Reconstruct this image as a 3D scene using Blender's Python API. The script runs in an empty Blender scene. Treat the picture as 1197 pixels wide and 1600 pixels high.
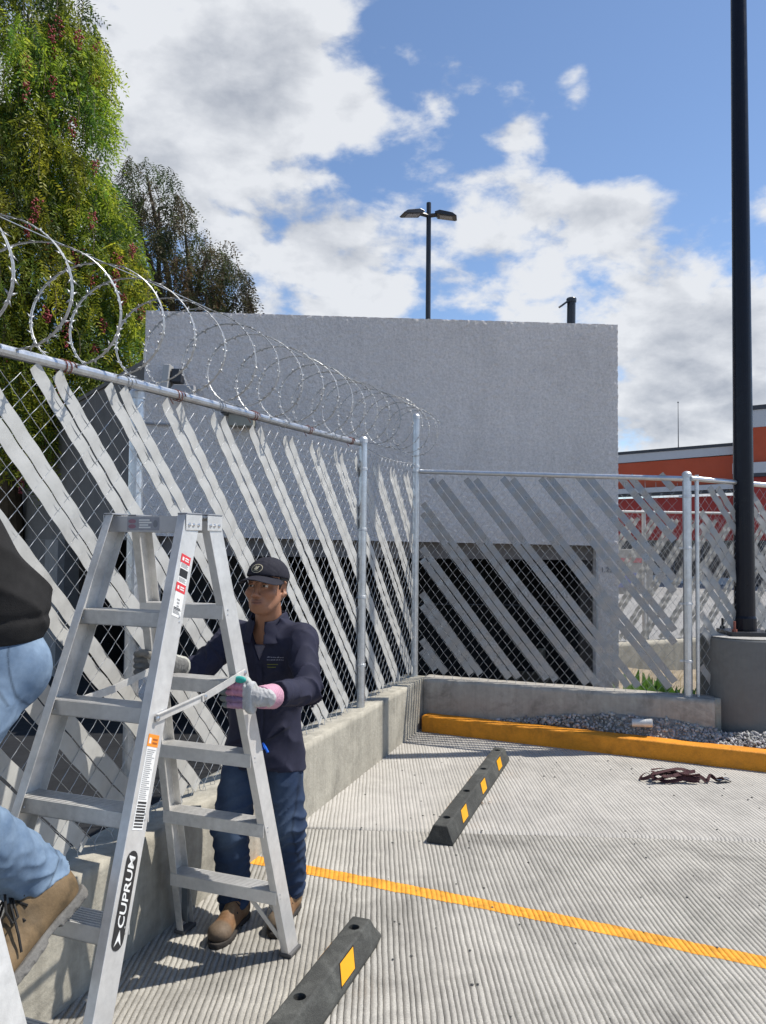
import bpy, math, random
import numpy as np
from mathutils import Vector, Matrix
from mathutils.bvhtree import BVHTree
R = math.radians
scene = bpy.context.scene
COL = scene.collection
random.seed(7); rng = np.random.default_rng(7)

# ------------------------------------------------------------------ camera
PITCH, ROLL, EYE = R(2.3), R(0.5), 1.65
fw = Vector((0, math.cos(PITCH), math.sin(PITCH)))
up0 = Vector((0, -math.sin(PITCH), math.cos(PITCH)))
rt0 = Vector((1, 0, 0))
rt = rt0 * math.cos(ROLL) + up0 * math.sin(ROLL)
up = -rt0 * math.sin(ROLL) + up0 * math.cos(ROLL)
cd = bpy.data.cameras.new('camera'); cam = bpy.data.objects.new('camera', cd); COL.objects.link(cam)
mw = Matrix((( rt.x, up.x, -fw.x, 0), (rt.y, up.y, -fw.y, 0), (rt.z, up.z, -fw.z, EYE), (0, 0, 0, 1)))
cam.matrix_world = mw
cd.sensor_fit = 'VERTICAL'; cd.sensor_height = 24.0; cd.lens = 24.0 * 1209.0 / 1600.0
cd.clip_start = 0.05; cd.clip_end = 3000
scene.camera = cam

# ------------------------------------------------------------------ sun, sky, exposure
SUN_EL, SUN_AZ = R(59), R(7.0)         # azimuth measured from +X towards +Y
sdir = Vector((math.cos(SUN_EL) * math.cos(SUN_AZ), math.cos(SUN_EL) * math.sin(SUN_AZ), math.sin(SUN_EL)))
sl = bpy.data.lights.new('sun', 'SUN'); sl.energy = 3.9; sl.angle = R(0.5); sl.color = (1.0, 0.945, 0.86)
so = bpy.data.objects.new('sun', sl); COL.objects.link(so)
so.rotation_euler = (-sdir).to_track_quat('-Z', 'Y').to_euler(); so.location = (8, 2, 12)
scene.view_settings.view_transform = 'Standard'; scene.view_settings.look = 'None'
scene.view_settings.exposure = 0.62; scene.view_settings.gamma = 1.0
scene.view_settings.use_curve_mapping = False

W = bpy.data.worlds.new('World'); scene.world = W; W.use_nodes = True
def build_sky(nt):
    N, L = nt.nodes, nt.links
    N.clear()
    out = N.new('ShaderNodeOutputWorld')
    sky = N.new('ShaderNodeTexSky'); sky.sky_type = 'NISHITA'; sky.sun_disc = False
    sky.sun_elevation = SUN_EL; sky.sun_rotation = R(90) - SUN_AZ
    sky.altitude = 1500; sky.air_density = 1.0; sky.dust_density = 0.6; sky.ozone_density = 2.5
    bgs = N.new('ShaderNodeBackground'); bgs.inputs['Strength'].default_value = 0.115
    L.new(sky.outputs[0], bgs.inputs['Color'])
    geo = N.new('ShaderNodeTexCoord'); D = geo.outputs['Generated']
    def math_(op, a, b=None, c=None):
        n = N.new('ShaderNodeMath'); n.operation = op
        for i, v in enumerate((a, b, c)):
            if v is None: continue
            if isinstance(v, (int, float)): n.inputs[i].default_value = v
            else: L.new(v, n.inputs[i])
        return n.outputs[0]
    def vmath(op, a, b=None):
        n = N.new('ShaderNodeVectorMath'); n.operation = op
        for i, v in enumerate((a, b)):
            if v is None: continue
            if isinstance(v, tuple): n.inputs[i].default_value = v
            else: L.new(v, n.inputs[i])
        return n
    nrm = vmath('NORMALIZE', D).outputs[0]
    blobs = [(-0.211,0.814,0.542,0.229,0.72),(-0.296,0.824,0.484,0.181,0.35),(-0.088,0.828,0.553,0.134,0.25),(-0.199,0.860,0.469,0.146,0.16),(-0.139,0.903,0.408,0.152,0.20),(-0.261,0.878,0.403,0.125,0.20),(0.062,0.853,0.519,0.064,0.5),(-0.036,0.864,0.502,0.037,0.42),(0.074,0.902,0.425,0.127,0.36),(0.162,0.887,0.433,0.087,0.28),(-0.002,0.922,0.386,0.116,0.30),(0.137,0.919,0.370,0.105,0.22),(-0.096,0.940,0.329,0.134,0.44),(-0.033,0.955,0.294,0.135,0.42),(0.263,0.902,0.342,0.106,0.30),(0.194,0.932,0.305,0.126,0.32),(0.357,0.892,0.278,0.131,0.36),(0.435,0.874,0.214,0.134,0.36),(0.345,0.921,0.178,0.150,0.62),(0.45,0.88,0.12,0.16,0.5),(0.158,0.862,0.481,0.042,0.42),(0.210,0.826,0.522,0.042,0.52),(0.220,0.846,0.486,0.040,0.52),(0.281,0.875,0.395,0.055,0.52),(0.246,0.893,0.376,0.036,0.36),(0.136,0.823,0.552,0.135,-0.35),(0.274,0.818,0.507,0.121,-0.30),(0.306,0.849,0.431,0.092,-0.25),(0.011,0.831,0.556,0.063,-0.20),(-0.033,0.896,0.444,0.053,-0.30),(-0.100,0.889,0.447,0.052,-0.12),(0.341,0.780,0.525,0.118,-0.30),(0.027,0.877,0.480,0.059,-0.20),(0.120,0.910,0.397,0.038,-0.05),(-0.133,0.923,0.362,0.031,-0.20),(0.078,0.946,0.316,0.055,-0.15),(-0.001,0.939,0.345,0.039,-0.14),(0.253,0.866,0.431,0.062,-0.15),(0.374,0.860,0.348,0.059,-0.20)]
    tot = None
    for x, y, z, r, w in blobs:
        ds = vmath('DISTANCE', nrm, (x, y, z)).outputs['Value']
        t = math_('MULTIPLY_ADD', ds, -1.0 / (1.25 * r), 1.0)
        t = math_('MAXIMUM', t, 0.0)
        t = math_('POWER', t, 1.3)
        tot = math_('MULTIPLY', t, w * 1.08) if tot is None else math_('MULTIPLY_ADD', t, w * 1.08, tot)
    sep = N.new('ShaderNodeSeparateXYZ'); L.new(nrm, sep.inputs[0])
    zc = math_('ADD', math_('MAXIMUM', sep.outputs['Z'], 0.0), 0.62)
    px = math_('DIVIDE', sep.outputs['X'], zc); py = math_('DIVIDE', sep.outputs['Y'], zc)
    cmb = N.new('ShaderNodeCombineXYZ'); L.new(px, cmb.inputs[0]); L.new(py, cmb.inputs[1])
    L.new(math_('MULTIPLY', sep.outputs['Z'], 1.15), cmb.inputs[2])
    def fbm(vec, scale, detail, rough, dist):
        n = N.new('ShaderNodeTexNoise'); n.noise_dimensions = '3D'
        n.inputs['Scale'].default_value = scale; n.inputs['Detail'].default_value = detail
        n.inputs['Roughness'].default_value = rough; n.inputs['Distortion'].default_value = dist
        L.new(vec, n.inputs['Vector']); return n.outputs['Fac']
    V = cmb.outputs[0]
    n1 = fbm(V, 8.5, 9, 0.54, 0.15)
    n2 = fbm(vmath('ADD', V, (3.1, 1.7, 5.2)).outputs[0], 19.0, 6, 0.62, 0.3)
    dens = math_('MULTIPLY_ADD', n2, 0.62, math_('MULTIPLY_ADD', n1, 2.4, -1.685))
    dens = math_('ADD', dens, tot)
    # more cloud towards the horizon
    hz = math_('MULTIPLY', math_('POWER', math_('SUBTRACT', 1.0, math_('MAXIMUM', sep.outputs['Z'], 0.0)), 5.0), 0.48)
    dens = math_('ADD', dens, hz)
    mask = N.new('ShaderNodeMapRange'); mask.interpolation_type = 'SMOOTHSTEP'
    mask.inputs['From Min'].default_value = 0.0; mask.inputs['From Max'].default_value = 0.42
    L.new(dens, mask.inputs['Value'])
    # thickness shades the undersides: denser = greyer, with an offset sample towards the sun for lit rims
    n1s = fbm(vmath('ADD', V, (0.035, 0.0, 0.06)).outputs[0], 8.5, 7, 0.54, 0.15)
    rim = math_('MULTIPLY', math_('SUBTRACT', n1, n1s), 2.6)
    thick = N.new('ShaderNodeMapRange'); thick.interpolation_type = 'SMOOTHSTEP'
    thick.inputs['From Min'].default_value = 0.42; thick.inputs['From Max'].default_value = 1.15
    thick.inputs['To Min'].default_value = 1.0; thick.inputs['To Max'].default_value = 0.40
    L.new(dens, thick.inputs['Value'])
    br = math_('ADD', thick.outputs[0], rim)
    br = math_('MINIMUM', math_('MAXIMUM', br, 0.12), 1.05)
    mixc = N.new('ShaderNodeMix'); mixc.data_type = 'RGBA'
    mixc.inputs['A'].default_value = (0.20, 0.225, 0.275, 1); mixc.inputs['B'].default_value = (0.53, 0.545, 0.57, 1)
    L.new(br, mixc.inputs['Factor'])
    bgc = N.new('ShaderNodeBackground'); bgc.inputs['Strength'].default_value = 1.0
    L.new(mixc.outputs['Result'], bgc.inputs['Color'])
    ms = N.new('ShaderNodeMixShader')
    L.new(math_('MULTIPLY', mask.outputs[0], 0.97), ms.inputs[0]); L.new(bgs.outputs[0], ms.inputs[1]); L.new(bgc.outputs[0], ms.inputs[2])
    L.new(ms.outputs[0], out.inputs['Surface'])
build_sky(W.node_tree)

# ------------------------------------------------------------------ materials
MATS = {}
def M(name, col, rough=0.6, metal=0.0, var=0.12, vscale=6.0, bump=0.0, bscale=80.0, spec=0.4, attr=False,
      transl=0.0, streak=0.0, dark=0.0, dscale=2.0, coat=0.0, speck=0.0, sscale=200.0, bdist=0.01):
    if name in MATS: return MATS[name]
    m = bpy.data.materials.new(name); m.use_nodes = True
    nt = m.node_tree; N, L = nt.nodes, nt.links; N.clear()
    out = N.new('ShaderNodeOutputMaterial'); b = N.new('ShaderNodeBsdfPrincipled')
    b.inputs['Roughness'].default_value = rough; b.inputs['Metallic'].default_value = metal
    b.inputs['Specular IOR Level'].default_value = spec; b.inputs['Coat Weight'].default_value = coat
    tc = N.new('ShaderNodeTexCoord'); P = tc.outputs['Object']
    def noise(scale, detail=5, rgh=0.6, vec=P, dist=0.0):
        n = N.new('ShaderNodeTexNoise'); n.inputs['Scale'].default_value = scale; n.inputs['Detail'].default_value = detail
        n.inputs['Roughness'].default_value = rgh; n.inputs['Distortion'].default_value = dist; L.new(vec, n.inputs['Vector']); return n.outputs['Fac']
    def mr(v, a, b_, c, d):
        n = N.new('ShaderNodeMapRange'); n.inputs[1].default_value = a; n.inputs[2].default_value = b_
        n.inputs[3].default_value = c; n.inputs[4].default_value = d; L.new(v, n.inputs[0]); return n.outputs[0]
    def mul(a, b_):
        n = N.new('ShaderNodeMath'); n.operation = 'MULTIPLY'; L.new(a, n.inputs[0]); L.new(b_, n.inputs[1]); return n.outputs[0]
    f = mr(noise(vscale), 0.25, 0.75, 1 - var, 1 + var)
    f = mul(f, mr(noise(vscale * 7, 3), 0.25, 0.75, 1 - var * 0.6, 1 + var * 0.6))
    if streak:
        mp = N.new('ShaderNodeMapping'); mp.inputs['Scale'].default_value = (14, 14, 0.8); L.new(P, mp.inputs['Vector'])
        f = mul(f, mr(noise(1.0, 4, 0.6, mp.outputs[0]), 0.35, 0.7, 1 + streak * 0.3, 1 - streak))
    if dark:
        f = mul(f, mr(noise(dscale, 6, 0.7, P, 0.5), 0.48, 0.68, 1.0, 1 - dark))
    if speck: f = mul(f, mr(noise(sscale, 2, 0.6), 0.3, 0.7, 1 - speck, 1 + speck))
    cm = N.new('ShaderNodeMix'); cm.data_type = 'RGBA'; cm.blend_type = 'MULTIPLY'; cm.inputs['Factor'].default_value = 1.0
    if attr:
        at = N.new('ShaderNodeAttribute'); at.attribute_name = 'Col'; L.new(at.outputs['Color'], cm.inputs['A'])
    else: cm.inputs['A'].default_value = (*col, 1)
    cc = N.new('ShaderNodeCombineColor')
    for i in range(3): L.new(f, cc.inputs[i])
    L.new(cc.outputs[0], cm.inputs['B']); L.new(cm.outputs['Result'], b.inputs['Base Color'])
    if rough > 0.12: L.new(mr(noise(vscale * 2.3), 0.3, 0.7, max(0.05, rough - 0.08), min(1, rough + 0.08)), b.inputs['Roughness'])
    if bump:
        bp = N.new('ShaderNodeBump'); bp.inputs['Strength'].default_value = bump; bp.inputs['Distance'].default_value = bdist
        L.new(noise(bscale, 6, 0.65), bp.inputs['Height']); L.new(bp.outputs[0], b.inputs['Normal'])
    if transl:
        t = N.new('ShaderNodeBsdfTranslucent'); L.new(cm.outputs['Result'], t.inputs['Color'])
        ms = N.new('ShaderNodeMixShader'); ms.inputs[0].default_value = transl
        L.new(b.outputs[0], ms.inputs[1]); L.new(t.outputs[0], ms.inputs[2]); L.new(ms.outputs[0], out.inputs['Surface'])
    else: L.new(b.outputs[0], out.inputs['Surface'])
    MATS[name] = m; return m

# ------------------------------------------------------------------ object helpers
LOC = {}
def thing(name, label, cat, loc=(0, 0, 0), group=None):
    o = bpy.data.objects.new(name, None); COL.objects.link(o); o.empty_display_size = 0.2
    o.location = loc; o['label'] = label; o['category'] = cat
    if group: o['group'] = group
    LOC[o] = Vector(loc); return o
def put(name, me, mat, parent=None, label=None, cat=None, group=None, kind=None, smooth=False, origin=None):
    """link mesh (vertices in world space) as one object; origin moved to its base (top level) or kept with its parent"""
    o = bpy.data.objects.new(name, me); COL.objects.link(o)
    if mat is not None:
        for m in (mat if isinstance(mat, (list, tuple)) else [mat]): me.materials.append(m)
    n = len(me.vertices); co = np.empty(n * 3, np.float32); me.vertices.foreach_get('co', co); co = co.reshape(-1, 3)
    if origin is None:
        c = (co.min(0) + co.max(0)) / 2; origin = Vector((float(c[0]), float(c[1]), float(co[:, 2].min())))
    else: origin = Vector(origin)
    co -= np.array(origin, np.float32); me.vertices.foreach_set('co', co.ravel()); me.update()
    LOC[o] = origin
    if parent is not None:
        o.parent = parent; o.location = origin - LOC[parent]
    else: o.location = origin
    if label: o['label'] = label
    if cat: o['category'] = cat
    if group: o['group'] = group
    if kind: o['kind'] = kind
    if smooth is True: me.polygons.foreach_set('use_smooth', np.ones(len(me.polygons), bool))
    elif smooth: me.shade_smooth_by_angle(R(smooth)) if hasattr(me, 'shade_smooth_by_angle') else None
    return o
def np_mesh(verts, faces, name='mesh', col=None):
    """fast mesh from arrays: faces (n,3) or (n,4)"""
    verts = np.asarray(verts, np.float32); faces = np.asarray(faces, np.int32)
    me = bpy.data.meshes.new(name); k = faces.shape[1]
    me.vertices.add(len(verts)); me.vertices.foreach_set('co', verts.ravel())
    me.loops.add(faces.size); me.loops.foreach_set('vertex_index', faces.ravel())
    me.polygons.add(len(faces)); me.polygons.foreach_set('loop_start', np.arange(0, faces.size, k, dtype=np.int32))
    me.update(calc_edges=True); me.validate()
    if col is not None:
        a = me.color_attributes.new('Col', 'FLOAT_COLOR', 'POINT')
        c4 = np.ones((len(verts), 4), np.float32); c4[:, :3] = col; a.data.foreach_set('color', c4.ravel())
    return me
class MB:
    def __init__(s): s.v = []; s.f = []
    def add(s, vs, fs):
        b = len(s.v); s.v += [tuple(float(c) for c in v) for v in vs]; s.f += [tuple(b + i for i in f) for f in fs]; return s
    def box(s, c, ax, ay, az):
        c, ax, ay, az = map(Vector, (c, ax, ay, az))
        vs = [c + ax * i + ay * j + az * k for k in (-1, 1) for j in (-1, 1) for i in (-1, 1)]
        fs = [(0, 2, 3, 1), (4, 5, 7, 6), (0, 1, 5, 4), (2, 6, 7, 3), (0, 4, 6, 2), (1, 3, 7, 5)]
        if ax.cross(ay).dot(az) < 0: fs = [f[::-1] for f in fs]
        return s.add(vs, fs)
    def aabox(s, x0, x1, y0, y1, z0, z1):
        return s.box(((x0 + x1) / 2, (y0 + y1) / 2, (z0 + z1) / 2), ((x1 - x0) / 2, 0, 0), (0, (y1 - y0) / 2, 0), (0, 0, (z1 - z0) / 2))
    def bar(s, a, b, w, h, upv=(0, 0, 1)):
        a, b = Vector(a), Vector(b); d = (b - a); u = Vector(upv); x = d.cross(u).normalized(); y = x.cross(d).normalized()
        return s.box((a + b) / 2, x * w / 2, d / 2, y * h / 2)
    def tube(s, pts, r, n=8, cap=True):
        pts = [Vector(p) for p in pts]; m = len(pts); rr = r if isinstance(r, (list, tuple)) else [r] * m
        d0 = (pts[1] - pts[0]).normalized()
        x = d0.cross(Vector((0, 0, 1)));  x = x if x.length > 1e-3 else d0.cross(Vector((0, 1, 0))); x.normalize()
        vs = []
        for i, p in enumerate(pts):
            d = (pts[min(i + 1, m - 1)] - pts[max(i - 1, 0)])
            d = d.normalized() if d.length > 1e-9 else d0
            x = (x - d * x.dot(d)); x = x.normalized() if x.length > 1e-6 else d.orthogonal().normalized()
            y = d.cross(x)
            for k in range(n):
                a = 2 * math.pi * k / n; vs.append(p + (x * math.cos(a) + y * math.sin(a)) * rr[i])
        fs = []
        for i in range(m - 1):
            for k in range(n):
                k2 = (k + 1) % n; fs.append((i * n + k, i * n + k2, (i + 1) * n + k2, (i + 1) * n + k))
        if cap: fs.append(tuple(range(n))[::-1]); fs.append(tuple((m - 1) * n + k for k in range(n)))
        return s.add(vs, fs)
    def prism(s, poly, d):
        """polygon (list of 3D points) extruded along d"""
        d = Vector(d); p = [Vector(q) for q in poly]; n = len(p)
        nor = (p[1] - p[0]).cross(p[2] - p[0])
        if nor.dot(d) > 0: p = p[::-1]
        vs = p + [q + d for q in p]
        fs = [tuple(range(n)), tuple(range(2 * n - 1, n - 1, -1))]
        for i in range(n): j = (i + 1) % n; fs.append((i, n + i, n + j, j))
        return s.add(vs, fs)
    def lathe(s, c, prof, n=24, axis=(0, 0, 1)):
        c = Vector(c); a = Vector(axis).normalized(); x = a.orthogonal().normalized(); y = a.cross(x); vs = []
        for r, h in prof:
            for k in range(n):
                t = 2 * math.pi * k / n; vs.append(c + a * h + (x * math.cos(t) + y * math.sin(t)) * r)
        fs = []
        for i in range(len(prof) - 1):
            for k in range(n):
                k2 = (k + 1) % n; fs.append((i * n + k, i * n + k2, (i + 1) * n + k2, (i + 1) * n + k))
        fs.append(tuple(range(n))[::-1]); fs.append(tuple((len(prof) - 1) * n + k for k in range(n)))
        return s.add(vs, fs)
    def mesh(s, name='mesh'):
        me = bpy.data.meshes.new(name); me.from_pydata(s.v, [], s.f); me.update(); return me
    def build(s, name, mat, parent=None, bevel=0.0, **kw):
        me = s.mesh(name)
        o = put(name, me, mat, parent, **kw)
        if bevel:
            md = o.modifiers.new('bevel', 'BEVEL'); md.width = bevel; md.segments = 2; md.limit_method = 'ANGLE'; md.angle_limit = R(35)
            md.harden_normals = False
        return o
def text_mesh(s, size, ext=0.0006, bold=0.0):
    c = bpy.data.curves.new('lettering', 'FONT'); c.body = s; c.size = size; c.extrude = ext; c.offset = bold
    c.align_x = 'CENTER'; c.align_y = 'CENTER'; c.resolution_u = 3
    o = bpy.data.objects.new('lettering', c); COL.objects.link(o)
    dg = bpy.context.evaluated_depsgraph_get(); me = bpy.data.meshes.new_from_object(o.evaluated_get(dg))
    bpy.data.objects.remove(o); return me
def place_mesh(me, mat4):
    me.transform(mat4); me.update(); return me
def basis(o, x, y, z):
    return Matrix(((x[0], y[0], z[0], o[0]), (x[1], y[1], z[1], o[1]), (x[2], y[2], z[2], o[2]), (0, 0, 0, 1)))

# smooth value noise for geometry
_NT = rng.random((64, 64, 64)).astype(np.float32)
def vnoise(P, scale):
    Q = np.asarray(P, np.float32) * scale; i = np.floor(Q).astype(np.int64); f = Q - i; f = f * f * (3 - 2 * f); i &= 63; j = (i + 1) & 63
    def g(a, b, c): return _NT[a[..., 0], b[..., 1], c[..., 2]]
    x00 = g(i, i, i) * (1 - f[..., 0]) + g(j, i, i) * f[..., 0]; x10 = g(i, j, i) * (1 - f[..., 0]) + g(j, j, i) * f[..., 0]
    x01 = g(i, i, j) * (1 - f[..., 0]) + g(j, i, j) * f[..., 0]; x11 = g(i, j, j) * (1 - f[..., 0]) + g(j, j, j) * f[..., 0]
    y0 = x00 * (1 - f[..., 1]) + x10 * f[..., 1]; y1 = x01 * (1 - f[..., 1]) + x11 * f[..., 1]
    return y0 * (1 - f[..., 2]) + y1 * f[..., 2]
def fbm3(P, scale, oct=3):
    s = 0; a = 0.5
    for k in range(oct): s = s + a * (vnoise(np.asarray(P) + 3.7 * k, scale * 2 ** k) - 0.5); a *= 0.5
    return s
# ------------------------------------------------------------------ site frame
K = Vector((0.30, 7.13, 0.0))                      # fence corner post
A1 = R(19.3)
u1 = Vector((-math.sin(A1), -math.cos(A1), 0)); n1 = Vector((math.cos(A1), -math.sin(A1), 0))   # long fence, towards the camera
u2 = Vector((0.93, -0.3665, 0)).normalized(); n2 = Vector((-0.3665, -0.93, 0)).normalized()         # short fence to the right
Z = Vector((0, 0, 1))
m_conc_near = M('ribbed_concrete', (0.345, 0.33, 0.295), 0.85, var=0.20, vscale=1.7, bump=0.6, bscale=160, dark=0.40, dscale=1.3, speck=.22, sscale=170, bdist=0.004)
m_conc_far = M('pale_ribbed_concrete', (0.385, 0.368, 0.335), 0.85, var=0.14, vscale=1.3, bump=0.5, bscale=160, dark=0.22, speck=.15, sscale=150, dscale=1.2, bdist=0.004)
m_soil = M('dry_soil', (0.21, 0.175, 0.125), 0.95, var=0.25, vscale=3, bump=0.6, bscale=30)
m_wall = M('cast_concrete', (0.37, 0.348, 0.29), 0.85, var=0.15, vscale=3.5, bump=0.45, bscale=45, streak=0.22, dark=0.32, dscale=3.2)
m_wall2 = M('grey_cast_concrete', (0.35, 0.33, 0.295), 0.85, var=0.15, vscale=3.5, bump=0.5, bscale=45, streak=0.18, dark=0.42, dscale=3.6)
m_kerb = M('orange_kerb_paint', (0.66, 0.25, 0.012), 0.62, var=0.12, vscale=5, bump=0.5, bscale=60, dark=0.30, dscale=7, speck=.08)
m_line = M('orange_road_paint', (0.72, 0.32, 0.03), 0.75, var=0.14, vscale=6, bump=0.5, bscale=180, dark=0.35, dscale=11, speck=.14, bdist=0.004)

# terrain sheet and the parking yard behind the fence
me = np_mesh([(-700, -300, -0.42), (700, -300, -0.42), (700, 900, -0.42), (-700, 900, -0.42)], [(0, 1, 2, 3)])
put('ground', me, m_soil, kind='structure', origin=(0, 0, -0.42))
MB().aabox(2.2, 60, 13.2, 50, -0.41, -0.36).build('parking_yard', M('yard_concrete', (0.24, 0.235, 0.225), 0.9, var=0.15, vscale=0.6, bump=0.3, bscale=30), kind='structure')

SP = 0.0232
def groove_h(X, Y, amp, prof):
    """height of the raked concrete surface; prof 0 on the ribs, 1 in the rake lines"""
    P = np.stack([X, Y, np.zeros_like(X)], -1)
    dep = amp * (0.55 + 0.9 * vnoise(P * np.array([1, .25, 1]) + 5, 22))
    h = -dep * prof
    h += 0.0008 * (vnoise(P, 55) - 0.5) * (1 - prof) + 0.0007 * (vnoise(P + 9, 110) - 0.5) + 0.003 * (vnoise(P + 2, 6) - 0.5)
    return h
def rake_columns(x0, x1):
    xs = []; pf = []
    n = int((x1 - x0) / SP)
    for i in range(n):
        x = x0 + i * SP + random.uniform(-0.0026, 0.0026); w = random.uniform(0.0004, 0.0018)
        xs += [x, x + 0.0008 + .5 * w, x + 0.0028 + .6 * w, x + 0.0036 + w]; pf += [0, 1, 1, 0]
    return np.array(xs), np.array(pf, float)
def wob(X, Y):   # rake lines wander a little along the slab
    P = np.stack([X * 0.6, Y, 0 * X], -1); return 0.006 * (vnoise(P + 4, 2.3) - 0.5) + 0.003 * (vnoise(P, 14) - 0.5)
NEAR_COLS = rake_columns(-1.75, 4.6); FAR_COLS = rake_columns(-0.75, 4.6)
def slab(name, cols, ylo, yhi, rows, amp, mat, label):
    xs, pf = cols; nx = len(xs); T = np.linspace(0, 1, rows)
    X = np.repeat(xs[None, :], rows, 0); top = np.minimum(yhi(X), (X + 0.50) / 0.3502 + 4.719); top = np.maximum(top, ylo(X) + 0.002)
    Y = ylo(X) + (top - ylo(X)) * T[:, None]
    pr = np.repeat(pf[None, :], rows, 0)
    Zz = groove_h(X, Y, amp, pr); X = X + wob(X, Y) - 0.012 * (Y - 3.0) + 0.0022 * (vnoise(np.stack([X, Y, Zz * 0], -1), 130) - 0.5)
    Zz[0, :] -= 0.012; Zz[-1, :] -= 0.012
    V = np.stack([X, Y, Zz], -1).reshape(-1, 3); i = np.arange(rows * nx).reshape(rows, nx)
    F = np.stack([i[:-1, :-1], i[:-1, 1:], i[1:, 1:], i[1:, :-1]], -1).reshape(-1, 4)
    o = put(name, np_mesh(V, F), mat, kind='structure', label=label, origin=(0, 0, 0)); return o
yj = lambda X: 4.555 - 0.055 * (X + 0.4)
slab('pavement', NEAR_COLS, lambda X: 0 * X + 0.9, lambda X: yj(X) - 0.008, 230, 0.0068, m_conc_near, 'near raked concrete slab of the car park')
slab('pavement', FAR_COLS, lambda X: yj(X) + 0.008, lambda X: 0 * X + 7.15, 120, 0.0028, m_conc_far, 'far paler raked concrete slab by the kerb')
b = MB(); b.prism([(K.x + .02, 7.0, -.41), (K.x + .02 + u1.x * 20, 7.0 + u1.y * 20, -.41), (14, 7.0 + u1.y * 20, -.41), (14, 6.9, -.41)], (0, 0, .38))
b.build('pavement_base', M('plain_concrete', (0.38, 0.36, 0.33), 0.9, var=0.15, vscale=1.5, bump=0.3, bscale=60), kind='structure')
MB().aabox(4.62, 14, -12, 7.0, -0.029, -0.002).build('pavement', MATS['plain_concrete'], kind='structure', label='plain concrete slab out to the right')
MB().aabox(-1.72, 4.60, -12, 0.88, -0.029, -0.002).build('pavement', MATS['plain_concrete'], kind='structure', label='plain concrete slab behind the photographer')

# painted parking line follows the ribs
def paint_line():
    xs, pf = NEAR_COLS; q_ = (xs > -0.72) & (xs < 4.5); xs, pf = xs[q_], pf[q_]; X0 = np.repeat(xs[None, :], 7, 0)
    T = np.linspace(-1, 1, 7)[:, None]
    yc = 4.085 - 0.4435 * (X0 + 0.60) + 0.010 * np.sin(X0 * 2.1)
    hw = 0.052 + 0.008 * (vnoise(np.stack([X0, T + 0 * X0, 0 * X0], -1), 25) - 0.5)
    Y = yc + hw * T; pr = np.repeat(pf[None, :], 7, 0)
    Zz = groove_h(X0, Y, 0.0068 * 0.4, pr) + 0.0016; X = X0 + wob(X0, Y) - 0.012 * (Y - 3.0)
    V = np.stack([X, Y, Zz], -1).reshape(-1, 3); nx = len(xs); i = np.arange(7 * nx).reshape(7, nx)
    F = np.stack([i[:-1, :-1], i[:-1, 1:], i[1:, 1:], i[1:, :-1]], -1).reshape(-1, 4)
    put('parking_line', np_mesh(V, F), m_line, kind='structure', origin=(0, 0, 0))
random.seed(11); paint_line()

# ------------------------------------------------------------------ low walls, kerb
def rough_box(o, ux, uy, L, Wd, H, nx, ny, nz, amp=0.004, skew=None):
    """box with subdivided, slightly uneven faces: o corner, ux/uy horizontal unit axes"""
    vs = []; fs = []; idx = {}
    def vid(i, j, k):
        if (i, j, k) not in idx:
            p = Vector(o) + Vector(ux) * (L * i / nx) + Vector(uy) * (Wd * j / ny) + Z * (H * k / nz)
            idx[(i, j, k)] = len(vs); vs.append(tuple(p))
        return idx[(i, j, k)]
    for i in range(nx):
        for k in range(nz):
            for j in (0, ny): fs.append((vid(i, j, k), vid(i + 1, j, k), vid(i + 1, j, k + 1), vid(i, j, k + 1))[::1 if j == 0 else -1])
    for j in range(ny):
        for k in range(nz):
            for i in (0, nx): fs.append((vid(i, j, k), vid(i, j + 1, k), vid(i, j + 1, k + 1), vid(i, j, k + 1))[::-1 if i == 0 else 1])
    for i in range(nx):
        for j in range(ny):
            for k in (0, nz): fs.append((vid(i, j, k), vid(i + 1, j, k), vid(i + 1, j + 1, k), vid(i, j + 1, k))[::-1 if k == 0 else 1])
    V = np.array(vs); nn = np.stack([fbm3(V + q, 7, 3) for q in (0, 11, 23)], -1); nf = np.stack([fbm3(V + q, 45, 2) for q in (0, 11, 23)], -1)
    V = V + amp * 2.0 * nn + amp * 0.9 * nf
    if Vector(ux).cross(Vector(uy)).z < 0: fs = [f[::-1] for f in fs]
    return np_mesh(V, fs)
p0 = K + n1 * 0.105 - u1 * 0.02 - Z * 0.38
put('low_wall', rough_box(p0, u1, -n1, 8.2, 0.21, 0.82, 220, 6, 22), m_wall, label='sunlit low concrete wall running under the long slatted fence beside the ladder', cat='wall', smooth=False)
p0 = K + n2 * 0.082 + u2 * 0.105 - Z * 0.38
put('low_wall', rough_box(p0, u2, -n2, 2.42, 0.20, 0.82, 90, 6, 22), m_wall2, label='shaded grey low concrete wall behind the orange kerb', cat='wall')
uk = Vector((2.47, -1.141, 0)).normalized(); nk = Vector((uk.y, -uk.x, 0)); nk = -nk if nk.y < 0 else nk
p0 = Vector((0.352, 6.861, -0.03))
o = put('kerb', rough_box(p0, uk, nk, 5.6, 0.15, 0.168, 160, 5, 6, 0.0032), m_kerb, label='orange painted concrete kerb along the gravel bed', cat='kerb')
md = o.modifiers.new('b', 'BEVEL'); md.width = 0.012; md.segments = 2; md.limit_method = 'ANGLE'; md.angle_limit = R(50)

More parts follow.
